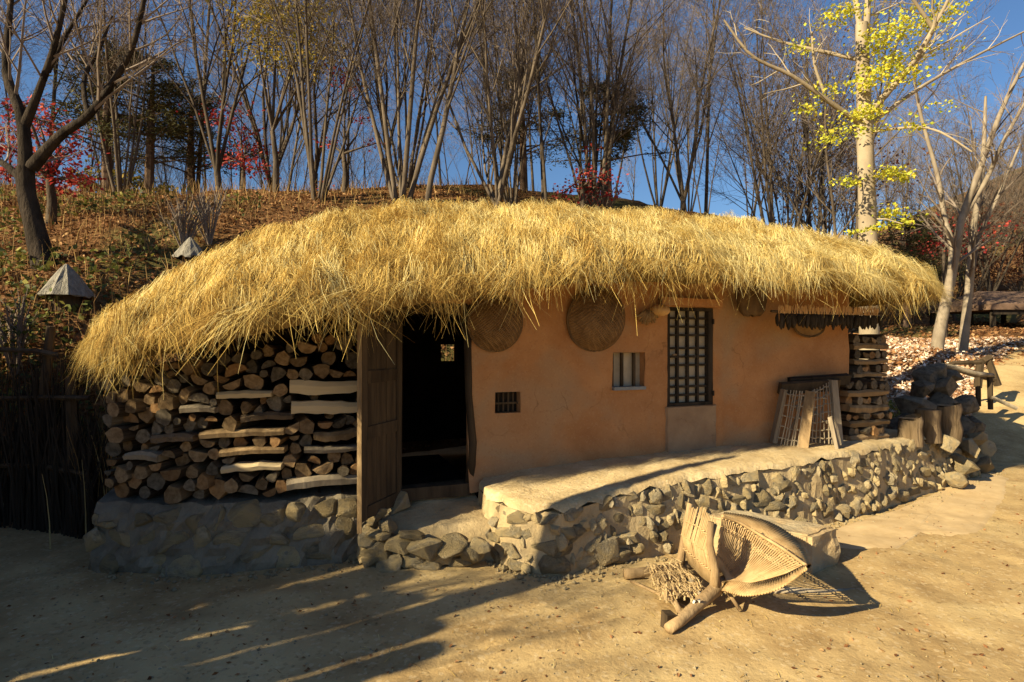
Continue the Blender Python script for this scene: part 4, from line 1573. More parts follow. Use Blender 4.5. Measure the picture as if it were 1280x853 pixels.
def fan_pt(t, s, lift=0.0):
    a_, b2 = curve(BASE, t), curve(RIM, t)
    p = a_.lerp(b2, s) + SAG * (math.sin(PI * s) * (.35 + .65 * math.sin(PI * min(1, t * 1.05))))
    return p + Vector((0, -lift, lift * .6))


m_ = MB()
rg = random.Random(6)
for i in range(42):
    t = i / 41
    s1 = rg.uniform(.97, 1.05)
    m_.tube([fan_pt(t, s * s1) - bo for s in (0, .2, .4, .6, .8, 1)], [.0038, .0044, .0046, .0046, .0044, .0036], 5, rng=rg)
tag(m_.build("ribs", MAT['wicker'], bk, smooth=True), kind="stuff")
m_ = MB()
for s in (.22, .25, .5, .53, .8, .83, .97):
    m_.tube([fan_pt(t, s, .008 * (1 if k % 2 else -1)) - bo for k, t in enumerate(np.linspace(0, 1, 41))], .0045, 4)
tag(m_.build("weft", MAT['wicker'], bk), kind="stuff")
# plaited lip along the near edge and mat skirt behind the rim
LIP0 = [C3 + Vector((.0, -.03, -.02)), pix(910, 728, 3.38), pix(935, 735, 3.24), pix(970, 728, 3.14), pix(1007, 709, 3.12)]
LIP1 = [C3 + Vector((.0, -.06, -.08)), pix(905, 740, 3.36), pix(932, 746, 3.20), pix(972, 738, 3.09), pix(1009, 713, 3.09)]
m_ = MB()
vs, fs = [], []
N_ = 90
for i in range(N_):
    t = i / (N_ - 1)
    a_ = fan_pt(1.0, t) * .35 + curve(LIP0, t) * .65
    b2 = curve(LIP1, t)
    nn = Vector((0, .012, .008))
    for p in (a_, (a_ + b2) / 2 + Vector((0, -.006, .002)), b2, b2 + nn, a_ + nn):
        vs.append(p - bo + Vector((0, -.003, .003)) * (1 if i % 2 else -1))
for i in range(N_ - 1):
    for k in range(5):
        k2 = (k + 1) % 5
        fs.append((i * 5 + k, (i + 1) * 5 + k, (i + 1) * 5 + k2, i * 5 + k2))
m_.add(vs, fs)
m_.build("plaited_lip", MAT['mat'], bk, smooth=True)
OUT = [pix(905, 640, 3.84), pix(938, 645, 3.90), pix(970, 656, 3.90), pix(1000, 678, 3.72), pix(1014, 706, 3.30)]
m_ = MB()
vs, fs = [], []
for i in range(N_):
    t = i / (N_ - 1)
    a_ = fan_pt(t, .93) + Vector((0, .012, -.008)); b2 = curve(OUT, t)
    for p in (a_, a_.lerp(b2, .5) + Vector((0, 0, .012)), b2, b2 + Vector((0, .012, -.025)), a_ + Vector((0, .015, -.03))):
        vs.append(p - bo + Vector((0, -.002, .004)) * (1 if i % 2 else -1))
m_.add(vs, fs + [(i * 5 + k, (i + 1) * 5 + k, (i + 1) * 5 + (k + 1) % 5, i * 5 + (k + 1) % 5) for i in range(N_ - 1) for k in range(5)])
m_.build("mat_skirt", MAT['mat'], bk, smooth=True)
m_ = MB(); m_.tube([curve(RIM, t) - bo + Vector((0, 0, .006)) for t in np.linspace(0, 1, 25)], .010, 6); m_.build("rim", MAT['wicker'], bk, smooth=True)
# folded half: upright ribs between the two prongs
LB = [C3 + Vector((-.02, .0, -.06)), Vector((1.235, 3.68, .12)), Vector((1.22, 3.92, .12))]
LT = [pix(896, 655, 3.55), pix(882, 640, 3.75), pix(862, 634, 3.98)]
m_ = MB()
for i in range(26):
    t = i / 25
    a_, b2 = curve(LB, t), curve(LT, t) + Vector((0, 0, rg.uniform(-.03, .03)))
    mid = a_.lerp(b2, .5) + Vector((-.05, .0, .0))
    m_.tube([a_ - bo, mid - bo, b2 - bo], [.007, .0065, .0045], 5, rng=rg)
tag(m_.build("ribs", MAT['wicker'], bk, smooth=True), kind="stuff")
m_ = MB()
for s in (.25, .5, .75):
    m_.tube([curve(LB, t).lerp(curve(LT, t), s) + Vector((-.05 * math.sin(PI * s) + (.008 if k % 2 else -.008), 0, 0)) - bo for k, t in enumerate(np.linspace(0, 1, 21))], .0045, 4)
tag(m_.build("weft", MAT['wicker'], bk), kind="stuff")

ftube2 = MB()
ftube2.tube([pix(955, 737, 3.72), pix(990, 739, 3.74), pix(1030, 741, 3.76), pix(1078, 737, 3.80)], [.028, .026, .022, .012], 8, jit=.08)
tag(ftube2.build("wooden_pole", MAT['grey_wood'], None, smooth=True), "short bare wooden pole on the ground in the basket shadow", "pole")
# pale stone block
q = [gpt(1016, 718), gpt(1043, 708), gpt(905, 668)]
m_ = MB()
A = gpt(1014, 718); B = gpt(1042, 708)
ax = (B - A); back = Vector((-.62, .42, 0))
ang = math.atan2(ax.y, ax.x)
import itertools
LQ, WQ, HQ = .78, ax.length + .07, .29
d1 = Vector((-.78, .62, 0)).normalized(); d2 = ax.normalized()
vs = []
NXQ, NYQ, NZQ = 10, 5, 5
bm = bmesh.new()
bmesh.ops.create_cube(bm, size=1.0)
bmesh.ops.bevel(bm, geom=list(bm.edges), offset=.04, segments=2, affect='EDGES')
bmesh.ops.subdivide_edges(bm, edges=bm.edges, cuts=4, use_grid_fill=True)
for v in bm.verts:
    l_ = v.co.copy()
    p = A + d1 * ((l_.x + .5) * LQ) + d2 * ((l_.y + .5) * WQ) + Vector((0, 0, (l_.z + .5) * HQ - .02))
    nz = mnoise.noise(p * 5) * .03 + mnoise.noise(p * 13) * .016 + mnoise.noise(p * 26) * .007
    p = p + Vector((l_.x * .5, l_.y, l_.z * .3)).normalized() * nz
    v.co = p - A
bmesh.ops.recalc_face_normals(bm, faces=bm.faces)
me = bpy.data.meshes.new("stone_block"); bm.to_mesh(me); bm.free(); me.materials.append(MAT['stone_pale'])
tag(link("stone_block", me, None, loc=A), "pale rectangular cut stone block beside the fan basket at the terrace foot", "stone block")

# ------------------------------------------------------------------ bench and dark wooden frame beyond the stumps
bn = empty("log_bench", pix(1208, 462, 8.6), 0, "crude bench with a curved split-log seat behind the boulders", "bench")
bp = pix(1208, 462, 8.6)
m_ = MB(); m_.tube([pix(1172, 456, 8.5) - bp, pix(1195, 461, 8.5) - bp, pix(1218, 468, 8.55) - bp, pix(1238, 469, 8.7) - bp], [.07, .085, .085, .06], 8, flat=.55, jit=.05); m_.build("seat", MAT['grey_wood'], bn, smooth=True)
for (px, y1, Y) in ((1237, 512, 8.7), (1222, 508, 8.9), (1178, 500, 8.5)):
    m_ = MB(); m_.tube([pix(px, 470, Y) - bp, pix(px + 1, y1, Y) - bp], [.04, .035], 7); m_.build("leg", MAT['dark_wood'], bn)
m_ = MB(); m_.tube([pix(1240, 497, 8.6) - bp, pix(1271, 511, 8.5) - bp], .03, 6); m_.build("brace", MAT['grey_wood'], bn)
df = empty("wooden_rack", pix(1226, 470, 9.6), 0, "dark weathered wooden rack with one long slanting pole behind the bench", "rack")
dp = pix(1226, 470, 9.6)
for pts, r_, nm in (([(1180, 459), (1192, 454), (1226, 453)], .035, "pole"), ([(1222, 485), (1226, 450)], .06, "post"), ([(1234, 448), (1247, 482)], .055, "post"), ([(1228, 452), (1238, 447)], .06, "head_beam"), ([(1224, 470), (1244, 474)], .05, "crossbar")):
    m_ = MB(); m_.tube([pix(x, y, 9.6 if nm != "pole" else 9.3) - dp for x, y in pts], r_, 7, jit=.08); m_.build(nm, MAT['dark_wood'], df)

# ------------------------------------------------------------------ open shelter far off
sx = pix(1262, 400, 22)
sh = empty("open_shelter", (sx.x, 22, H(sx.x, 22) - .4), math.radians(4), "low open-sided shelter with a dark roof among the far trees", "shelter")
m_ = MB()
m_.add([(-2.3, -1.6, 1.15), (3.4, -1.6, 1.15), (3.4, 1.6, 1.15), (-2.3, 1.6, 1.15), (-1.3, 0, 1.75), (3.0, 0, 1.75), (-2.3, -1.6, .95), (3.4, -1.6, .95), (3.4, 1.6, .95), (-2.3, 1.6, .95)],
       [(0, 1, 5, 4), (1, 2, 5), (2, 3, 4, 5), (3, 0, 4), (0, 6, 7, 1), (1, 7, 8, 2), (2, 8, 9, 3), (3, 9, 6, 0), (9, 8, 7, 6)])
m_.build("roof", MAT['roof_tile'], sh)
for x in (-2.0, 1.1, 3.1):
    for y in (-1.35, 1.35):
        m_ = MB(); m_.tube([(x, y, -.6), (x, y, 1.0)], .09, 7); m_.build("post", MAT['black_wood'], sh)
m_ = MB(); m_.box((.55, -1.45, .86), (5.4, .12, .16)); m_.build("beam", MAT['black_wood'], sh)

# ------------------------------------------------------------------ straw cones (hive covers) on the hillside
def cone(px, Y, rad, h_, label, zoff=0.0):
    x = (px - 640) / 711.1 * Y
    z = H(x, Y) + zoff
    e_ = empty("straw_cone", (x, Y, z), px * .1, label, "hive cover", "weathered straw cones on the hillside")
    m_ = MB()
    rg = random.Random(int(px))
    n = 22
    vs, fs = [], []
    for t, rr in ((0, 1.0), (.04, 1.03), (.3, .78), (.6, .5), (.85, .24), (1, .05)):
        for j in range(n):
            q = 2 * PI * j / n
            k = rr * (1 + .07 * math.sin(j * 2.7) + rg.uniform(-.04, .04))
            vs.append((math.cos(q) * rad * k, math.sin(q) * rad * k, h_ * .14 + t * h_ * .80 + (rg.uniform(-.03, .03) if t == 0 else 0)))
    for i in range(5):
        for j in range(n):
            fs.append((i * n + j, i * n + (j + 1) % n, (i + 1) * n + (j + 1) % n, (i + 1) * n + j))
    fs.append(tuple(5 * n + j for j in range(n)))
    m_.add(vs, fs)
    m_.build("cover", MAT['grey_thatch'], e_)
    m_ = MB(); m_.tube([(0, 0, -.2), (0, 0, h_ * .5)], rad * .62, 12); m_.build("log_hive", MAT['dark_wood'], e_)


cone(83, hit(83, 380), .30, .56, "larger grey straw cone standing clear on the leafy hillside")
cone(238, hit(238, 330), .24, .42, "grey straw cone half hidden behind the thatch slope", .02)

# ------------------------------------------------------------------ twig fence and dry grass at the woodpile's outer end
fe = empty("twig_fence", (-4.0, 4.9, 0), 0, "dark brushwood fence of thin upright twigs beside the woodpile", "fence")
feo = Vector((-4.0, 4.9, 0))
rg = random.Random(22)
FP = [Vector((-5.6, 5.2, 0)), Vector((-4.4, 5.05, 0)), Vector((-3.95, 4.95, 0)), Vector((-3.45, 4.75, 0))]
for (q, h_, r_) in ((.15, 1.6, .045), (.52, 1.78, .05), (.80, 1.35, .06)):
    p = curve(FP, q)
    m_ = MB(); m_.tube([p - feo, p - feo + Vector((rg.uniform(-.03, .03), 0, h_ * .5)), p - feo + Vector((rg.uniform(-.06, .06), 0, h_))], [r_, r_ * .9, r_ * .75], 7, jit=.08); m_.build("post", MAT['dark_wood'], fe)
for z0 in (.55, 1.15, 1.55):
    m_ = MB(); m_.tube([curve(FP, t) - feo + Vector((0, -.05, z0 + rg.uniform(-.03, .03))) for t in (0, .25, .5, .72 if z0 > 1.3 else .95)], .022, 6, jit=.1); m_.build("rail", MAT['dark_wood'], fe)
m_ = MB()
for i in range(430):
    t = rg.random()
    p = curve(FP, t) - feo + Vector((0, rg.uniform(-.09, .09), 0))
    h_ = rg.uniform(.8, 1.55) * (1 if t < .75 else .7)
    m_.tube([p, p + Vector((rg.uniform(-.06, .06), rg.uniform(-.05, .05), h_ * .5)), p + Vector((rg.uniform(-.14, .14), rg.uniform(-.1, .1), h_))], [.010, .008, .004], 4, cap=False)
tag(m_.build("twigs", MAT['black_wood'], fe), kind="stuff")
m_ = MB(); m_.tube([(-3.30, 4.55, -.02), (-3.12, 4.62, .42), (-3.02, 4.70, .78)], [.04, .038, .03], 7, jit=.08)
tag(m_.build("leaning_stake", MAT['dark_wood'], None, smooth=True), "short leaning stake between the brushwood fence and the woodpile", "stake")


def tuft(name, centre, n, rad, hmin, hmax, seed, mat, lean=.25):
    g_ = np.random.default_rng(seed)
    b0 = np.stack([g_.normal(0, rad, n), g_.normal(0, rad, n), np.zeros(n)], 1)
    hh = g_.uniform(hmin, hmax, n)
    ln = g_.normal(0, lean, (n, 2)) + b0[:, :2] / rad * lean * .5
    P = np.zeros((n, 4, 3))
    for k in range(4):
        t = k / 3
        P[:, k, 0] = b0[:, 0] + ln[:, 0] * hh * t * t
        P[:, k, 1] = b0[:, 1] + ln[:, 1] * hh * t * t
        P[:, k, 2] = hh * t * (1 - .12 * t)
    wd = g_.normal(size=(n, 3)); wd[:, 2] = 0
    wd /= np.linalg.norm(wd, axis=1)[:, None]
    v, f, a = ribbons(P, wd, g_.uniform(.006, .012, n), g_.random(n))
    return link(name, fast_mesh(name, v, f, mat, False, a), None, loc=centre)


tag(tuft("dry_grass", (-3.45, 5.15, .0), 650, .16, .5, 1.1, 4, MAT['dry_grass'], .07), "tall clump of tan dry grass between the fence and the thatch", "grass clump")

# ------------------------------------------------------------------ trees
def vrot(d, a, rg):
    """unit vector at angle a from d, random azimuth"""
    while True:
        q = Vector((rg.gauss(0, 1), rg.gauss(0, 1), rg.gauss(0, 1)))
        q = q - d * q.dot(d)
        if q.length > .1:
            break
    q.normalize()
    return (d * math.cos(a) + q * math.sin(a)).normalized()


class TreeBuf:
    def __init__(self):
        self.tr, self.cr, self.tips = MB(), MB(), []


def grow(buf, rg, p, d, L, r, lvl, cfg):
    nseg = (7, 5, 4, 3, 2)[min(lvl, 4)]
    pts, rad = [p.copy()], [r]
    rt = r * cfg.get('taper', .35) if lvl < 3 else max(.0024, r * .4)
    wob = cfg['wob'] * (1 if lvl else .6)
    dirs = [d]
    for i in range(nseg):
        d = (d + Vector((rg.gauss(0, wob), rg.gauss(0, wob), rg.gauss(0, wob))) + Vector((0, 0, cfg['up'] * (.5 if lvl == 0 else 1)))).normalized()
        p = p + d * (L / nseg)
        pts.append(p.copy()); dirs.append(d); rad.append(lerp(r, rt, (i + 1) / nseg))
    (buf.tr if lvl <= 1 else buf.cr).tube(pts, rad, (8, 6, 4, 3, 3)[min(lvl, 4)], cap=False)
    if lvl >= cfg['depth'] - 1:
        buf.tips.append(pts[-1]); buf.tips.append(pts[len(pts) // 2])
    if lvl >= cfg['depth']:
        return
    nb = cfg['nb'][lvl]
    for k in range(nb):
        t = lerp(cfg['t0'][lvl], 1.0, (k + rg.random()) / nb)
        x = t * nseg
        i = min(int(x), nseg - 1)
        f = x - i
        pp = pts[i].lerp(pts[i + 1], f)
        rr = lerp(rad[i], rad[i + 1], f)
        ang = rg.uniform(*cfg['ang'][lvl])
        grow(buf, rg, pp, vrot(dirs[i + 1], ang, rg), L * cfg['len'][lvl] * rg.uniform(.7, 1.15) * (1.15 - .5 * t), max(.0036, rr * cfg.get('rr', .6)), lvl + 1, cfg)


VASE = dict(nb=[8, 6, 5, 4], t0=[.22, .2, .15, .2], ang=[(.3, .7), (.35, .8), (.4, .9), (.4, .9)], len=[.55, .55, .5, .5], wob=.09, up=.05, depth=4, taper=.3, rr=.58)
SLIM = dict(nb=[11, 6, 4, 3], t0=[.3, .2, .2, .2], ang=[(.35, .75), (.35, .8), (.4, .9), (.4, .9)], len=[.36, .55, .5, .5], wob=.06, up=.05, depth=4, taper=.25, rr=.5)


def tree_proto(seed, kind, stems, height, r0, spread, cfg, fork=.0):
    rg = random.Random(seed)
    b = TreeBuf()
    base = Vector((0, 0, -.35))
    if fork > 0:
        f = Vector((rg.uniform(-.1, .1), rg.uniform(-.1, .1), fork))
        b.tr.tube([base, Vector((0, 0, .05)), f * .5, f], [r0 * 1.5, r0 * 1.15, r0, r0 * 1.02], 9, cap=False)
        base = f - Vector((0, 0, .1))
    for i in range(stems):
        az = 2 * PI * (i + rg.uniform(-.3, .3)) / stems
        sp = spread * rg.uniform(.35, 1.1)
        d = Vector((math.cos(az) * sp, math.sin(az) * sp, 1)).normalized()
        st = base if fork > 0 else base + Vector((math.cos(az), math.sin(az), 0)) * r0 * .7
        grow(b, rg, st, d, height * rg.uniform(.75, 1.05), r0 * (1 if stems == 1 else rg.uniform(.45, .75)), 0, cfg)
    return b


PROTOS = {}


def proto(key, bark, twig, *a, **k):
    b = tree_proto(*a, **k)
    PROTOS[key] = (b.tr.mesh("trunk", MAT[bark], True), b.cr.mesh("crown", MAT[twig], False), b.tips)


V4 = dict(VASE)
proto('vase_a', 'tree_bark', 'twig', 1, 'v', 5, 7.0, .085, .55, VASE, fork=.7)
proto('vase_b', 'grey_bark', 'twig', 2, 'v', 6, 6.5, .078, .6, VASE, fork=.5)
proto('vase_c', 'tree_bark', 'twig', 3, 'v', 5, 7.5, .08, .42, VASE, fork=1.0)
proto('multi_a', 'grey_bark', 'twig', 4, 'm', 6, 9.0, .082, .30, SLIM)
proto('multi_b', 'tree_bark', 'twig', 5, 'm', 5, 10.0, .085, .22, SLIM)
proto('multi_c', 'grey_bark', 'twig', 6, 'm', 7, 8.0, .065, .38, SLIM)
proto('slim_a', 'tree_bark', 'twig', 7, 's', 1, 10.5, .075, .06, SLIM)
proto('slim_b', 'grey_bark', 'twig', 8, 's', 1, 9.5, .07, .12, SLIM)
proto('slim_c', 'tree_bark', 'twig', 9, 's', 2, 9.0, .065, .2, SLIM)


def leaf_mesh(name, tips, n, rad, size, mat, seed, sel=None, flat=.3, aspect=1.35):
    g_ = np.random.default_rng(seed)
    tips = np.array([tuple(t) for t in tips])
    if sel is not None:
        tips = tips[sel(tips)]
    if len(tips) == 0:
        return None
    c = tips[g_.integers(0, len(tips), n)] + g_.normal(0, rad, (n, 3)) * np.array([1, 1, .6])
    v, f, a = leaf_cloud(c, size, seed, None, flat, aspect)
    return fast_mesh(name, v, f, MAT[mat], False, a)


def plant_tree(key, px, Y, sc, rz, label, group=None, name="bare_tree", cat="tree", leaves=None, sz=None, zoff=0.0, lean=None):
    x = (px - 640) / 711.1 * Y
    e_ = empty(name, (x, Y, H(x, Y) + zoff), rz, label, cat, group)
    if lean:
        e_.rotation_euler = (lean[0], lean[1], rz)
    e_.scale = (sc, sc, sz or sc)
    tr, cr, tips = PROTOS[key]
    link("trunk", tr, e_)
    link("crown", cr, e_)
    if leaves:
        n, rad, size, mat, sel = leaves
        me = leaf_mesh("foliage", tips, n, rad, size, mat, int(px), sel)
        if me:
            tag(link("foliage", me, e_), kind="stuff")
    return e_


# prominent trees on the slope, as they stand from one side of the hill to the other
plant_tree('vase_a', 275, 15.5, 1.0, .4, "dark single-trunk tree with a low bushy fork on the open slope", sz=1.1)
plant_tree('multi_c', 396, 13.2, 1.05, 1.0, "slender many-stemmed tree close behind the thatch slope")
plant_tree('multi_a', 502, 14.0, 1.15, 2.0, "tall thick clump of dark stems behind the thatch peak")
plant_tree('slim_b', 527, 13.4, 1.15, .7, "pale slim trunk rising beside the thick clump behind the thatch peak", lean=(0, .03))
plant_tree('vase_b', 618, 14.5, 1.05, .2, "low-forked spreading tree behind the middle of the roof")
plant_tree('slim_c', 683, 14.2, 1.1, 1.8, "leaning pale twin-stem tree above the larger hung basket", lean=(0, .10))
plant_tree('multi_b', 745, 15.5, 1.1, .9, "tall dark clump of straight stems above the small window", sz=1.15)
plant_tree('vase_c', 852, 18, 1.05, 2.6, "slender upward-branching tree above the lattice window")
plant_tree('multi_b', 972, 17, 1.0, 2.2, "dense dark clump of stems behind the far slope of the roof", sz=.95)
plant_tree('slim_a', 1010, 19, .95, 1.1, "single dark stem beside the dense clump behind the far roof slope")
plant_tree('vase_c', 1240, 24, 1.1, .3, "bare tree rising behind the open shelter")
# background thicket
BG = "bare trees of the thicket along the hill crest"
LAND = [(-60, "beyond the big dark tree at the yard edge"), (120, "on the crest above the straw cones"), (330, "on the crest above the thatch slope"), (470, "behind the thatch peak"),
        (580, "on the crest above the open door"), (660, "on the crest above the hung baskets"), (790, "on the crest above the lattice window"), (900, "behind the millet row end of the roof"),
        (1060, "beyond the yellow-leaved tree"), (1180, "on the rusty slope above the open shelter")]
rb = random.Random(99)
KEYN = {'vase': "low-forked bare tree", 'mult': "many-stemmed bare tree", 'slim': "slim bare tree"}
DEP = ["in the front rank", "in the second rank", "in the third rank", "in the rearmost rank"]
seen_lab = {}
for rank, (Y0, Y1, n_) in enumerate(((16, 19, 9), (19, 23, 11), (23, 28, 18), (28, 36, 30))):
    for i in range(n_):
        px = lerp(-40, 1330, (i + rb.uniform(.1, .9)) / n_)
        if 1050 < px < 1130 and rank < 2:
            continue
        if rank == 0 and px < 60:
            continue
        Y = rb.uniform(Y0, Y1) + (6 if px > 1100 else 0)
        key = rb.choice(list(PROTOS) if rank < 2 else ['multi_a', 'multi_b', 'multi_c', 'slim_a', 'slim_b', 'slim_c', 'slim_a', 'slim_c'])
        land = [t for a, t in LAND if a <= px][-1]
        lab = f"{KEYN[key[:4]]} {DEP[rank]} {land}"
        seen_lab[lab] = seen_lab.get(lab, 0) + 1
        if seen_lab[lab] > 1:
            lab = f"{ORD[seen_lab[lab]]} {lab}".replace("bare tree in the", "tree of the")
        sc = rb.uniform(.8, 1.15)
        plant_tree(key, px, Y, sc, rb.uniform(0, 6), lab, BG, sz=sc * rb.uniform(.9, 1.15))

for i in range(12):
    px = -70 - i * 48
    plant_tree(rb.choice(list(PROTOS)), px, rb.uniform(13, 24), rb.uniform(.8, 1.1), rb.uniform(0, 6), f"bare tree beyond the added wall, {ORD[i + 1]} past the big dark tree", BG)

# big dark tree at the yard edge, with hand-laid limbs
bx = pix(50, 335, 8.4)
bt = empty("bare_tree", (bx.x, 8.4, H(bx.x, 8.4)), 0, "big dark tree with a thick leaning trunk and spreading limbs at the yard edge", "tree")
to = Vector((bx.x, 8.4, H(bx.x, 8.4)))
B = TreeBuf()
rg = random.Random(41)


THICK = .78


def limb(pts, rads, lvl=1, cfgk=VASE, nb=7, L=1.6, n=9):
    w_ = [pix(x, y, Y) - to for x, y, Y in pts]
    sm = [curve(w_, t) for t in np.linspace(0, 1, 3 * len(w_))]
    rr = [THICK * float(np.interp(t, np.linspace(0, 1, len(rads)), rads)) for t in np.linspace(0, 1, len(sm))]
    B.tr.tube(sm, rr, n, cap=False, jit=.03, rng=rg)
    for k in range(nb):
        t = lerp(.35, 1, (k + rg.random()) / nb)
        i = min(int(t * (len(sm) - 1)), len(sm) - 2)
        d = (sm[i + 1] - sm[i]).normalized()
        grow(B, rg, sm[i], vrot(d, rg.uniform(.4, .9), rg), L * rg.uniform(.6, 1.1), rr[i] * .45, 2, cfgk)


limb([(58, 345, 8.4), (45, 290, 8.4), (33, 240, 8.4), (32, 210, 8.4)], [.22, .17, .15, .15], nb=0, n=12)
limb([(33, 225, 8.4), (28, 150, 8.4), (8, 90, 8.5), (12, 20, 8.6), (20, -60, 8.6)], [.13, .10, .07, .05, .03], nb=8)
limb([(30, 160, 8.4), (52, 105, 8.3), (70, 50, 8.2), (88, -30, 8.1)], [.09, .06, .05, .03], nb=7)
limb([(40, 210, 8.4), (75, 170, 8.3), (110, 145, 8.2), (140, 105, 8.2), (165, 60, 8.1), (180, 0, 8.0), (190, -60, 8.0)], [.12, .085, .07, .06, .05, .04, .025], nb=12)
limb([(110, 145, 8.2), (105, 100, 8.4), (125, 60, 8.6), (140, 20, 8.7)], [.05, .04, .03, .02], nb=6)
limb([(60, 90, 8.3), (85, 40, 8.4), (115, -10, 8.5)], [.045, .035, .02], nb=5)
limb([(32, 230, 8.5), (5, 205, 8.7), (-30, 190, 9)], [.08, .06, .04], nb=4)
MAT['black_bark'] = M("blackish_rough_bark", (.018, .014, .011), (.055, .042, .032), 7, .95, 1.0, 16, stretch=(1, 1, .3), spec=.06, bdist=.05)
link("trunk", B.tr.mesh("trunk", MAT['black_bark'], True), bt)
link("crown", B.cr.mesh("crown", MAT['twig'], False), bt)

# yellow-leaved tree with a pale trunk beyond the cottage end
THICK = .84
YT = 10.5
yx = pix(1084, 400, YT)
yt = empty("yellow_tree", (yx.x, YT, H(yx.x, YT)), 0, "pale smooth-trunked tree with bright yellow leaves beyond the cottage end", "tree")
to = Vector((yx.x, YT, H(yx.x, YT)))
B = TreeBuf()
rg = random.Random(43)
THIN = dict(nb=[4, 4, 3, 2], t0=[.2, .2, .2, .2], ang=[(.4, .9)] * 4, len=[.5] * 4, wob=.12, up=.03, depth=3, taper=.3, rr=.5)
limb([(1088, 505, YT), (1087, 440, YT), (1085, 310, YT), (1082, 200, YT), (1079, 110, YT), (1077, 30, YT)], [.26, .20, .185, .165, .14, .12], nb=0, n=14)
limb([(1079, 70, YT), (1084, 20, YT), (1088, -60, YT)], [.09, .07, .04], nb=3, cfgk=THIN, L=1.0)
limb([(1076, 40, YT), (1068, -10, YT), (1060, -70, YT)], [.07, .05, .03], nb=3, cfgk=THIN, L=1.0)
limb([(1084, 145, YT), (1110, 115, YT - .3), (1140, 80, YT - .6), (1165, 40, YT - .9), (1170, 25, YT - 1)], [.085, .07, .06, .05, .045], nb=6, cfgk=THIN, L=1.1)
limb([(1168, 38, YT - .9), (1150, 12, YT - 1), (1135, -10, YT - 1.1)], [.045, .035, .02], nb=3, cfgk=THIN, L=.8)
limb([(1170, 28, YT - 1), (1185, 0, YT - 1.1), (1195, -40, YT - 1.2)], [.04, .03, .02], nb=2, cfgk=THIN, L=.8)
limb([(1076, 155, YT), (1040, 130, YT - .2), (990, 95, YT - .4), (940, 70, YT - .5), (905, 25, YT - .6)], [.07, .05, .04, .03, .018], nb=7, cfgk=THIN, L=.9)
limb([(1074, 75, YT), (1030, 65, YT + .2), (975, 52, YT + .4), (930, 35, YT + .5)], [.05, .04, .028, .015], nb=5, cfgk=THIN, L=.8)
limb([(1030, 115, YT + .1), (1018, 80, YT), (1015, 40, YT - .1)], [.035, .03, .02], nb=3, cfgk=THIN, L=.6)
limb([(1088, 155, YT), (1150, 110, YT + .6), (1220, 70, YT + 1.2), (1290, 35, YT + 1.8)], [.05, .04, .03, .02], nb=6, cfgk=THIN, L=1.0)
limb([(1090, 165, YT), (1160, 160, YT - .8), (1215, 190, YT - 1.2)], [.03, .024, .015], nb=4, cfgk=THIN, L=.7)
link("trunk", B.tr.mesh("trunk", MAT['pale_bark'], True), yt)
link("crown", B.cr.mesh("crown", MAT['twig_pale'], False), yt)
CL = [(1110, 40, 24, 170), (1140, 35, 26, 160), (1058, 14, 20, 120), (1040, 22, 16, 60), (1100, 88, 22, 150), (1080, 105, 16, 90), (1130, 95, 24, 130), (1120, 75, 22, 120), (1180, 15, 22, 120), (1085, 140, 16, 110), (1070, 145, 18, 90), (1050, 165, 22, 80),
      (1030, 175, 18, 50), (1010, 135, 18, 45), (1030, 112, 20, 55), (1000, 60, 16, 50), (1112, 217, 18, 150), (1127, 222, 12, 60), (1060, 227, 14, 60), (1112, 268, 18, 130), (1125, 280, 14, 60), (1095, 285, 10, 35), (1070, 290, 8, 20), (1105, 160, 20, 45), (1145, 158, 14, 35),
      (1185, 130, 14, 25), (1165, 60, 26, 80), (1095, 60, 16, 60), (1150, 5, 24, 70)]
g_ = np.random.default_rng(8)
pts = []
for (px, py, rp, n_) in CL:
    c = pix(px, py, YT - .35 + g_.normal(0, .25)) - to
    rr = rp * YT / 711
    pts.append(np.array(c)[None] + g_.normal(0, 1, (int(n_ * 1.8), 3)) * np.array([rr * .62, rr * .6, rr * .24]))
pts = np.concatenate(pts)
v_, f_, a_ = leaf_cloud(pts, .062, 8, None, .5, 1.15)
tag(link("foliage", fast_mesh("foliage", v_, f_, MAT['yellow'], False, a_), yt), kind="stuff")
for i, (x0, y0, x1, y1) in enumerate(((1089, 215, 1125, 222), (1088, 268, 1128, 280), (1084, 300, 1068, 290), (1082, 225, 1055, 230))):
    m_ = MB(); m_.tube([pix(x0, y0 + 6, YT) - to, pix((x0 + x1) / 2, (y0 + y1) / 2, YT - .25) - to, pix(x1, y1, YT - .4) - to], [.016, .01, .006], 5); m_.build("branchlet", MAT['twig_pale'], yt)


# pale multi-stem trees on the leafy bank
def pale_tree(px, py, Y, limbs_, label, seed):
    global B, to, rg
    p = pix(px, py, Y)
    z = H(p.x, Y)
    to = Vector((p.x, Y, z))
    sh_ = z - p.z
    e_ = empty("pale_tree", to, 0, label, "tree", "pale-barked trees on the leafy bank")
    B = TreeBuf(); rg = random.Random(seed)
    to = Vector((p.x, Y, p.z))
    for pts_, rads, nb in limbs_:
        limb(pts_, rads, nb=nb, cfgk=SLIM2, L=1.3)
    link("trunk", B.tr.mesh("trunk", MAT['pale_bark2'], True), e_)
    link("crown", B.cr.mesh("crown", MAT['twig'], False), e_)


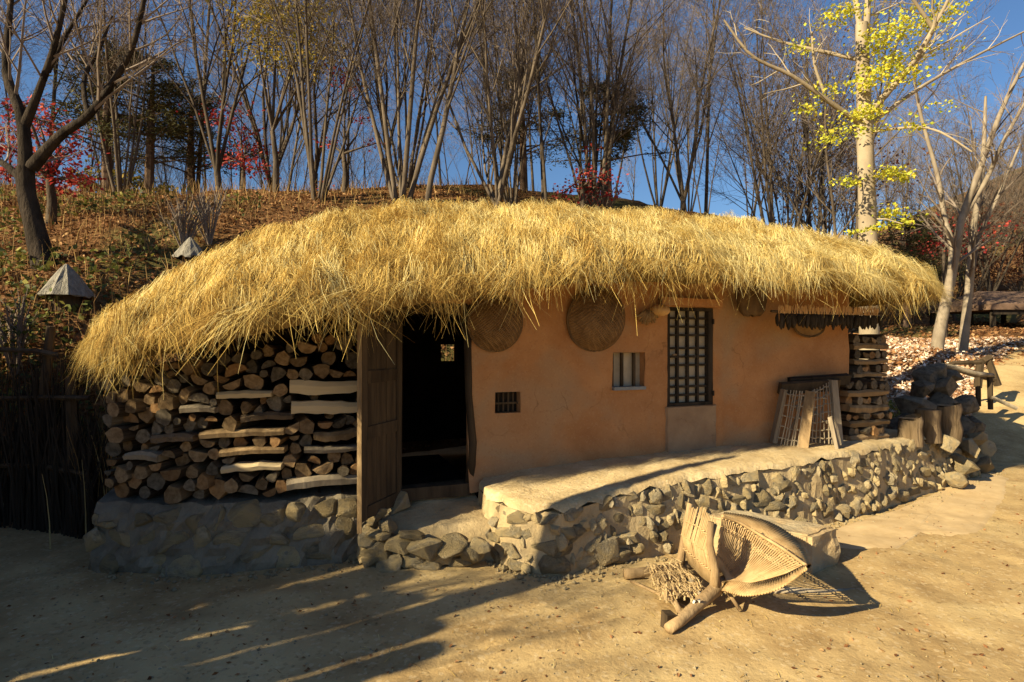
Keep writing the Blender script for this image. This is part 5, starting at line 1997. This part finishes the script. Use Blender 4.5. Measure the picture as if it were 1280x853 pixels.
SLIM2 = dict(nb=[5, 5, 4, 3], t0=[.2] * 4, ang=[(.3, .8)] * 4, len=[.55] * 4, wob=.1, up=.04, depth=4, taper=.3, rr=.5)
MAT['pale_bark2'] = M("pale_mottled_bark", (.16, .128, .092), (.28, .23, .175), 4, .9, .5, 14, stretch=(1, 1, .5), spec=.1, c3=(.13, .10, .075), s3=4, t3=(.52, .7))
PY = 13.0
THICK = .80
pale_tree(1172, 418, PY, [
    ([(1170, 430, PY), (1175, 390, PY), (1186, 340, PY), (1194, 300, PY), (1203, 250, PY), (1225, 190, PY), (1255, 110, PY), (1290, 40, PY)], [.17, .15, .13, .11, .095, .08, .06, .03], 12),
    ([(1186, 345, PY), (1190, 290, PY), (1180, 250, PY + .3), (1172, 200, PY + .4), (1150, 120, PY + .6), (1140, 60, PY + .6)], [.10, .085, .07, .06, .045, .025], 10),
    ([(1197, 300, PY), (1185, 270, PY - .2), (1165, 245, PY - .3)], [.05, .04, .025], 4),
    ([(1205, 250, PY), (1235, 200, PY), (1252, 160, PY - .3), (1285, 100, PY - .5)], [.07, .06, .05, .03], 8)],
    "pale forked tree with a leaning trunk at the far eave of the thatch", 3)
pale_tree(1204, 412, PY + .8, [
    ([(1202, 425, PY + .8), (1206, 380, PY + .8), (1212, 320, PY + .8), (1216, 260, PY + .8), (1228, 180, PY + 1), (1232, 90, PY + 1.2)], [.14, .125, .11, .09, .07, .035], 10),
    ([(1210, 330, PY + .8), (1222, 270, PY + 1), (1250, 210, PY + 1.2), (1275, 150, PY + 1.4)], [.07, .06, .05, .03], 8)],
    "straighter pale tree standing between the forked one and the open shelter", 4)

# red maples, pines, leafy bushes
RED = "red-leaved maples among the bare trees"
def cluster_tree(name, px, py, Y, clusters, mat, label, group, seed, size, bark='tree_bark'):
    """thin tree whose limbs carry leaf clusters; clusters: (px, py, radius px, leaves)"""
    b0 = pix(px, py, Y)
    b0.z = H(b0.x, Y)
    e_ = empty(name, b0, 0, label, "tree", group)
    rg = random.Random(seed)
    g_ = np.random.default_rng(seed)
    buf = TreeBuf()
    pts = []
    top = min(c[1] for c in clusters)
    fork = pix(px + rg.uniform(-5, 5), lerp(py, top, .35), Y)
    buf.tr.tube([Vector((0, 0, -.3)), (fork - b0) * .5 + Vector((.05, 0, 0)), fork - b0], [.10, .075, .06], 8, cap=False)
    for (cx, cy, cr, n_) in clusters:
        c = pix(cx, cy, Y + rg.uniform(-.6, .6))
        mid = fork.lerp(c, .5) + Vector((rg.uniform(-.1, .1), 0, rg.uniform(0, .2)))
        rr = cr * Y / 711
        buf.tr.tube([fork - b0, mid - b0, c - b0], [.04, .025, .01], 5, cap=False)
        for k in range(7):
            d = Vector((rg.gauss(0, 1), rg.gauss(0, 1), rg.gauss(0, .5))) * rr
            buf.cr.tube([c - b0, c - b0 + d * .5 + Vector((0, 0, .03)), c - b0 + d], [.010, .007, .004], 3, cap=False)
        buf.cr.tube([mid - b0, mid - b0 + Vector((rg.gauss(0, .3), rg.gauss(0, .3), .4))], [.01, .004], 3, cap=False)
        pts.append(np.array(c - b0)[None] + g_.normal(0, 1, (int(n_ * (1.0 if mat == 'red' else 1.9)), 3)) * np.array([rr * .8, rr * .7, rr * .35]))
    link("trunk", buf.tr.mesh("trunk", MAT[bark], True), e_)
    link("crown", buf.cr.mesh("crown", MAT['twig'], False), e_)
    v_, f_, a_ = leaf_cloud(np.concatenate(pts), size * .68, seed, None, .35, 1.2)
    tag(link("foliage", fast_mesh("foliage", v_, f_, MAT[mat], False, a_), e_), kind="stuff")


cluster_tree("red_maple", 62, 275, 10.2, [(18, 165, 22, 190), (8, 215, 16, 140), (48, 150, 20, 120), (62, 200, 24, 230), (80, 222, 18, 170), (58, 235, 16, 130), (90, 188, 16, 100), (30, 130, 18, 90), (75, 165, 16, 80), (100, 228, 12, 60), (12, 185, 14, 110)], 'red',
             "scarlet maple glowing around the big dark tree's trunk", RED, 61, .11)
cluster_tree("red_maple", 300, 245, 17, [(295, 200, 18, 160), (312, 185, 16, 110), (275, 150, 18, 90), (320, 212, 14, 90), (290, 140, 16, 70), (305, 165, 14, 60)], 'red',
             "small red maple behind the dark bushy-forked tree", RED, 62, .16)
cluster_tree("red_maple", 430, 245, 16, [(425, 95, 12, 70), (440, 110, 12, 60), (452, 150, 8, 30), (410, 180, 8, 25), (408, 232, 8, 30), (470, 180, 8, 25)], 'red',
             "sparse red maple beyond the thick clump of stems", RED, 63, .14)
cluster_tree("red_maple", 728, 262, 15, [(718, 235, 14, 90), (745, 222, 16, 100), (735, 245, 14, 90), (702, 243, 8, 40), (740, 188, 10, 25), (765, 240, 12, 60), (728, 215, 10, 40)], 'red',
             "low red maple behind the roof above the small window", RED, 64, .13)
cluster_tree("red_maple", 1180, 330, 19, [(1190, 290, 22, 120), (1215, 305, 20, 100), (1170, 310, 16, 80), (1235, 285, 16, 60)], 'red',
             "deep red maple behind the pale forked tree", RED, 65, .15)
cluster_tree("olive_tree", 345, 250, 14.5, [(350, 30, 34, 300), (330, 65, 26, 200), (385, 40, 28, 220), (370, 75, 26, 170), (320, 20, 26, 160), (405, 65, 20, 120), (345, 5, 30, 200), (395, 10, 22, 120)], 'olive',
             "olive-yellow leaved tree above the thatch slope", None, 66, .11)
plant_tree('vase_a', 1035, 21, 1.0, .9, "rust-leaved tree behind the yellow tree's long limbs", "rust-leaved trees", "rusty_tree", leaves=(2300, .35, .12, 'rust', lambda t: t[:, 2] > 3.5))
plant_tree('vase_b', 1195, 25, .9, 1.9, "rust-brown bushy tree behind the pale forked tree", "rust-leaved trees", "rusty_tree", leaves=(2200, .35, .14, 'rust', lambda t: t[:, 2] < 5))


def pine(px, Y, h_, label, seed, w_=1.0):
    rg = random.Random(seed)
    x = (px - 640) / 711.1 * Y
    e_ = empty("pine_tree", (x, Y, H(x, Y)), 0, label, "tree", "dark pines behind the bare trees")
    m_ = MB(); tips = []
    m_.tube([(0, 0, -.3), (rg.uniform(-.1, .1), 0, h_ * .5), (rg.uniform(-.2, .2), 0, h_)], [.16, .12, .03], 8, cap=False)
    for k in range(38):
        t = rg.uniform(.28, 1)
        az = rg.uniform(0, 2 * PI)
        L_ = (1.15 - t) * 2.3 * w_ * rg.uniform(.6, 1.1) + .25
        p0 = Vector((0, 0, t * h_)); p1 = p0 + Vector((math.cos(az) * L_, math.sin(az) * L_, .15 * L_))
        m_.tube([p0, p0.lerp(p1, .5) + Vector((0, 0, .06)), p1], [.03, .02, .008], 4, cap=False)
        for q in range(4):
            tips.append(p0.lerp(p1, rg.uniform(.35, 1.05)))
    m_.build("trunk", MAT['conifer_bark'], e_)
    tag(link("foliage", leaf_mesh("foliage", tips, 6500, .20, .17, 'needle', seed, None, .45, 5.0), e_), kind="stuff")


pine(135, 17.5, 4.6, "dark pine on the crest behind the big dark tree", 1, 1.2)
pine(185, 18.5, 4.8, "broad dark pine on the crest above the larger straw cone", 2, 1.3)
pine(240, 20, 4.4, "dark pine beside the dark bushy-forked tree", 3, 1.2)
pine(655, 21, 4.6, "dull green pine behind the low-forked tree", 4, 1.1)
pine(760, 19, 4.2, "dark pine behind the clump above the small window", 7, 1.1)
pine(1133, 22, 4.0, "green pine bush beside the yellow tree's trunk", 5, 1.1)


def shrub(px, Y, h_, wd, n, mat, label, seed, group, size=.07):
    rg = random.Random(seed)
    x = (px - 640) / 711.1 * Y
    e_ = empty("shrub", (x, Y, H(x, Y)), 0, label, "shrub", group)
    m_ = MB(); tips = []
    for k in range(16):
        az = rg.uniform(0, 2 * PI); s_ = rg.uniform(.1, 1) * wd
        p1 = Vector((math.cos(az) * s_, math.sin(az) * s_, h_ * rg.uniform(.6, 1.05)))
        m_.tube([(0, 0, -.1), p1 * .5 + Vector((0, 0, .1)), p1], [.018, .012, .005], 4, cap=False)
        for q in range(5):
            tips.append(p1 * rg.uniform(.4, 1.05))
            t0 = p1 * rg.uniform(.3, .8)
            m_.tube([t0, t0 + Vector((rg.gauss(0, .2) * wd, rg.gauss(0, .2) * wd, rg.uniform(.1, .4) * h_))], [.007, .003], 3, cap=False)
    m_.build("stems", MAT['twig'], e_)
    if n:
        tag(link("foliage", leaf_mesh("foliage", tips, n, .12 * wd + .05, size, mat, seed, None, .3), e_), kind="stuff")


SG = "shrubs on the wooded slopes"
for i, (px, Y, h_, wd, n, mt_, lab) in enumerate((
        (150, 19, 1.1, 1.0, 500, 'olive', "yellow-green shrub on the crest by the gap of sky"), (205, 19.5, .8, .9, 350, 'olive', "low olive shrub on the crest under the pines"),
        (110, 18, .9, .8, 300, 'olive', "small olive shrub under the red maple"), (1060, 24, 2.2, 2.4, 1200, 'rust', "wide rusty shrub beyond the far roof slope"),
        (1150, 27, 2.4, 2.4, 1300, 'rust', "rusty shrub below the green pine bush"), (1225, 29, 2.6, 2.6, 1300, 'rust', "rusty shrub above the shelter roof"), (1275, 28, 2.6, 2.4, 1300, 'rust', "rusty shrub at the far end of the shelter"),
        (1110, 30, 3, 2.5, 1200, 'rust', "tall rusty shrub behind the yellow tree"), (1190, 33, 3.2, 3.0, 1400, 'rust', "large rusty shrub high on the far slope"), (1255, 36, 3.4, 3.2, 1400, 'rust', "broad rusty shrub topping the far slope"),
        (750, 16.5, 1.3, .9, 0, 'rust', "leafless grey shrub behind the roof beside the low red maple"), (230, 9.6, .9, .5, 0, 'rust', "leafless grey shrub beside the half-hidden straw cone"), (262, 9.9, 1.0, .5, 0, 'rust', "twiggy leafless shrub at the thatch slope edge"),
        (20, 6.6, 1.0, .5, 260, 'green', "sprawling green-leaved shrub behind the brushwood fence"))):
    shrub(px, Y, h_, wd, n, mt_, lab, 200 + i, SG, .06 if Y < 10 else .14)


# ------------------------------------------------------------------ ground cover
def scatter_hill(n, seed, region, keep=None):
    g_ = np.random.default_rng(seed)
    out = []
    while len(out) < n:
        px = g_.uniform(region[0], region[1]); Y = region[2] + (region[3] - region[2]) * g_.random() ** 1.3
        x = (px - 640) / 711.1 * Y
        z = H(x, Y)
        if z < .02:
            continue
        if keep and not keep(x, Y, g_):
            continue
        out.append((x, Y, z + g_.uniform(.0, .04)))
    return np.array(out)


hp_ = scatter_hill(42000, 1, (-40, 720, 5.0, 20))
v_, f_, a_ = leaf_cloud(hp_, .07, 2, None, .55, 1.4)
tag(link("fallen_leaves", fast_mesh("fallen_leaves", v_, f_, MAT['litter'], False, a_)), kind="stuff")
hp_ = scatter_hill(15000, 21, (1080, 1330, 9, 17), lambda x, y, g_: x / y < path_left(y) + .02 and g_.random() < .35 + .65 * sstep(fbm(x * .8, y * .8, 3), -.25, .2))
v_, f_, a_ = leaf_cloud(hp_ + np.array([0, 0, .015]), .09, 3, None, .6, 1.3)
tag(link("pale_leaf_litter", fast_mesh("pale_leaf_litter", v_, f_, MAT['litter_pale'], False, a_)), kind="stuff")
hp_ = scatter_hill(7000, 22, (1040, 1330, 12, 26))
v_, f_, a_ = leaf_cloud(hp_, .13, 4, None, .6, 1.4)
tag(link("brown_leaf_litter", fast_mesh("brown_leaf_litter", v_, f_, MAT['litter'], False, a_)), kind="stuff")
hp_ = scatter_hill(1500, 23, (1095, 1180, 8.2, 10))
v_, f_, a_ = leaf_cloud(hp_ + np.array([0, 0, .04]), .10, 5, None, .2, 2.2)
tag(link("yellow_green_grass", fast_mesh("yellow_green_grass", v_, f_, MAT['green'], False, np.clip(a_ * .4 + .6, 0, 1))), kind="stuff")
# low green plants on the near slope
hp_ = scatter_hill(1500, 24, (-20, 330, 6.2, 12.5), lambda x, y, g_: fbm(x * .55, y * .55, 12) > .12)
hp_[:, 2] += NPR.uniform(0, .22, len(hp_))
v_, f_, a_ = leaf_cloud(hp_, .10, 6, None, .35, 1.4)
tag(link("green_ground_cover", fast_mesh("green_ground_cover", v_, f_, MAT['green'], False, a_)), kind="stuff")
# dead stalks standing on the slope
hp_ = scatter_hill(6000, 25, (-40, 700, 6, 21))
n = len(hp_)
hh = NPR.uniform(.10, .42, n)
ln = NPR.normal(0, .25, (n, 2))
P = np.stack([hp_, hp_ + np.stack([ln[:, 0] * hh * .4, ln[:, 1] * hh * .4, hh * .6], 1), hp_ + np.stack([ln[:, 0] * hh, ln[:, 1] * hh, hh], 1)], 1)
wd = NPR.normal(size=(n, 3)); wd[:, 2] = 0; wd /= np.linalg.norm(wd, axis=1)[:, None]
v_, f_, a_ = ribbons(P, wd, NPR.uniform(.008, .016, n), NPR.uniform(0, .5, n))
tag(link("dead_stalks", fast_mesh("dead_stalks", v_, f_, MAT['dry_grass'], False, a_)), kind="stuff")
# leaves, chips and pebbles lying in the yard
n = 1500
yp = np.stack([NPR.uniform(-3.2, 6.5, n), 2.6 + NPR.random(n) ** 1.3 * 5, np.zeros(n)], 1)
yp[:, 2] = [ground_z(x, y) + .006 for x, y in yp[:, :2]]
v_, f_, a_ = leaf_cloud(yp, .028, 7, None, .75, 1.6)
tag(link("yard_leaves", fast_mesh("yard_leaves", v_, f_, MAT['litter'], False, a_)), kind="stuff")
peb = MB()
rg = random.Random(4)
for i in range(3200):
    x, y = rg.uniform(-3.4, 7), 2.5 + rg.random() ** 1.6 * 5
    s_ = rg.uniform(.003, .009) * (1.8 if rg.random() < .06 else 1)
    c = Vector((x, y, ground_z(x, y) + s_ * .2))
    vs = [c + Vector((rg.uniform(.7, 1.2) * s_ * a_, rg.uniform(.7, 1.2) * s_ * b2, s_ * .7 * c2)) for a_, b2, c2 in ((1, 0, 0), (-1, 0, 0), (0, 1, 0), (0, -1, 0), (0, 0, 1), (0, 0, -1))]
    peb.add(vs, [(0, 2, 4), (2, 1, 4), (1, 3, 4), (3, 0, 4), (2, 0, 5), (1, 2, 5), (3, 1, 5), (0, 3, 5)])
tag(peb.build("pebbles", MAT['stone'], None), kind="stuff")

# ------------------------------------------------------------------ outside the frame: fence and wall added to shade the yard, trees and pole
def sun_xy(a, w):
    """a metres along the heading of the shadows, w metres across it"""
    c, q = math.cos(SUN_AZ), math.sin(SUN_AZ)
    return Vector((c * a - q * w, q * a + c * w, 0))


bf = empty("shade_fence", sun_xy(-3.6, 3.5), SUN_AZ, "unseen board fence added to shade the yard, with gaps for lit streaks", "fence")  # added out of view; its gaps shape thin streaks of sun
rg = random.Random(83)
w0 = 2.72
for k, (bw, gap, hh) in enumerate(((.20, .0, 2.46), (.20, .0, 2.52), (.2, .0, 2.52), (.17, .0, 2.56), (.12, .03, 2.52), (.20, .0, 2.6), (.18, .035, 2.58), (.2, .0, 2.64), (.16, .0, 2.6), (.18, .03, 2.66), (.16, .0, 2.70))):
    m_ = MB()
    m_.box((0, 0, hh / 2 - .05), (.035, bw - .002, hh + .1), jit=.006, rng=rg)
    m_.tube([(-.0175, 0, hh - .02), (.0175, 0, hh - .02)], bw * .5, 12)
    m_.build("board", MAT['dark_wood'], bf, loc=(rg.uniform(-.004, .004), w0 + bw / 2 - 3.5, 0), rot=(rg.uniform(-.006, .006), 0, 0))
    w0 += bw + gap
for z_ in (.7, 1.9):
    m_ = MB(); m_.box((-.05, 3.6 - 3.5, z_), (.05, 1.7, .09)); m_.build("rail", MAT['dark_wood'], bf)
wl = empty("shade_wall", sun_xy(-2.6, 4.4), 0, "unseen thatch-capped mud wall added to shade the yard opposite the woodpile", "wall")  # added out of view so its shadow covers yard and plinth
wo = sun_xy(-2.6, 4.4)
m_ = MB(); cpm = MB()
NW = 40
for i in range(NW):
    a_, b2 = sun_xy(-2.6, lerp(4.4, 8.6, i / NW)) - wo, sun_xy(-2.6, lerp(4.4, 8.6, (i + 1) / NW)) - wo
    hh_ = interp(i, [0, 4, 14, 40], [2.12, 2.26, 2.46, 2.75])
    c_ = (a_ + b2) / 2
    rz_ = Matrix.Rotation(math.atan2(b2.y - a_.y, b2.x - a_.x), 3, 'Z')
    m_.box((c_.x, c_.y, hh_ / 2 - .2), ((b2 - a_).length, .3, hh_ + .1), rz_)
    t1 = R.uniform(.12, .24)
    cpm.box((c_.x, c_.y, hh_ - .12 + t1 / 2), ((b2 - a_).length * 1.15, .62 + R.uniform(-.1, .1), t1), rz_ @ Matrix.Rotation(R.uniform(-.12, .12), 3, 'Y'), jit=.03)
m_.build("mud_body", MAT['mortar'], wl)
tag(cpm.build("thatch_cap", MAT['thatch_core'], wl), kind="stuff")
for (a, w, sc, key, lab) in ((-3.4, 4.25, .42, 'vase_b', "small bare tree between the added fence and wall"), (-5.0, 4.45, .5, 'multi_c', "bare many-stemmed tree behind the added wall"), (-6.0, 3.9, .5, 'multi_a', "bare tree farthest behind the added fence")):
    p = sun_xy(a, w)
    e_ = empty("bare_tree", p, 1.0, lab, "tree")
    e_.scale = (sc, sc, sc)
    link("trunk", PROTOS[key][0], e_); link("crown", PROTOS[key][1], e_)
p = sun_xy(-2.0, 3.12)
m_ = MB(); q = sun_xy(-2.0, 3.30) - p
m_.tube([(0, 0, -.2), (q.x * .3, q.y * .3, 1.5), (q.x * .6, q.y * .6, 2.8), (q.x, q.y, 3.95)], [.14, .12, .085, .035], 10, jit=.05)
tag(m_.build("wooden_pole", MAT['grey_wood'], None, smooth=True, loc=p), "tall tapering wooden pole standing at the yard edge", "pole")

SPX = [(1010, 672), (1060, 655), (1110, 640), (1165, 618), (1200, 600), (1235, 588), (1262, 596), (1258, 622), (1238, 648), (1225, 668), (1180, 672), (1150, 668), (1120, 690), (1070, 690), (1030, 690)]
oc = [gpt(x, y) for x, y in SPX]
cen = sum(oc, Vector()) / len(oc)
vs, fs = [], []
NO, NI = 90, 14
for j in range(NI + 1):
    for i in range(NO):
        t = i / NO * len(oc)
        k = int(t); f = t - k
        p = oc[k % len(oc)].lerp(oc[(k + 1) % len(oc)], f)
        p = cen.lerp(p, max(.01, j / NI) * (1 + .06 * fbm(i * .4, 1, 1)))
        vs.append((p.x, p.y, ground_z(p.x, p.y) + (.006 if j < NI else -.004)))
for j in range(NI):
    for i in range(NO):
        fs.append((j * NO + i, j * NO + (i + 1) % NO, (j + 1) * NO + (i + 1) % NO, (j + 1) * NO + i))
tag(link("sandy_ground", fast_mesh("sandy_ground", vs, fs, M("smooth_sand", (.42, .295, .155), (.53, .39, .22), 4, .95, .4, 14, spec=.06, bdist=.012), True)), kind="structure")

# straw bits trodden into the yard
n = 700
bp_ = np.stack([NPR.uniform(-2.5, 5.5, n), 2.6 + NPR.random(n) ** 1.4 * 3.2, np.zeros(n)], 1)
bp_[:, 2] = [ground_z(x, y) + .004 for x, y in bp_[:, :2]]
an = NPR.uniform(0, 2 * PI, n); L_ = NPR.uniform(.02, .08, n)
dd = np.stack([np.cos(an) * L_, np.sin(an) * L_, np.zeros(n)], 1)
P = np.stack([bp_ - dd * .5, bp_ + np.array([0, 0, .004]), bp_ + dd * .5], 1)
v_, f_, a_ = ribbons(P, np.stack([-np.sin(an), np.cos(an), np.zeros(n)], 1), np.full(n, .004), NPR.random(n))
tag(link("straw_bits", fast_mesh("straw_bits", v_, f_, MAT['straw'], False, a_)), kind="stuff")

# unseen bush added to block sun in the gap between fence and wall
bp0 = sun_xy(-3.0, 4.15)
e_ = empty("shade_bush", bp0, 0, "unseen brown-leaved bush added to shade the gap beside the added fence", "bush")
rg = random.Random(70)
m_ = MB(); tips = []
for k in range(16):
    d = sun_xy(rg.gauss(0, .15), rg.gauss(0, .28))
    p1 = d + Vector((0, 0, rg.uniform(1.5, 2.25)))
    m_.tube([d * .3 + Vector((0, 0, -.1)), d * .7 + Vector((0, 0, .9)), p1], [.022, .016, .006], 5, cap=False)
    for q in range(14):
        tips.append((d * .7 + Vector((0, 0, .5))).lerp(p1, rg.uniform(0, 1)))
m_.build("stems", MAT['twig'], e_)
tag(link("foliage", leaf_mesh("foliage", tips, 1500, .09, .10, 'rust', 71), e_), kind="stuff")

# rubble and chips fallen along the foot of the terrace and the plinth
rub = MB()
rg = random.Random(91)
for i in range(420):
    if rg.random() < .75:
        t = rg.uniform(1, len(TB) - 2); k = int(t); f = t - k
        x, y = lerp(TB[k][0], TB[k + 1][0], f), lerp(TB[k][1], TB[k + 1][1], f)
        d = abs(rg.gauss(0, .10)); x += d * .45; y -= d * .9
    else:
        u = rg.uniform(-2.6, -.9); p = HW(u, stack_v(u) - .17 - abs(rg.gauss(0, .09)), 0); x, y = p.x, p.y
    s_ = rg.uniform(.006, .022) * (1.6 if rg.random() < .1 else 1)
    c = Vector((x, y, ground_z(x, y) + s_ * .3))
    vs = [c + Vector((rg.uniform(.6, 1.3) * s_ * a_, rg.uniform(.6, 1.3) * s_ * b2, s_ * .75 * c2)) for a_, b2, c2 in ((1, 0, 0), (-1, 0, 0), (0, 1, 0), (0, -1, 0), (0, 0, 1), (0, 0, -1))]
    rub.add(vs, [(0, 2, 4), (2, 1, 4), (1, 3, 4), (3, 0, 4), (2, 0, 5), (1, 2, 5), (3, 1, 5), (0, 3, 5)])
tag(rub.build("rubble", MAT['stone'], None), kind="stuff")
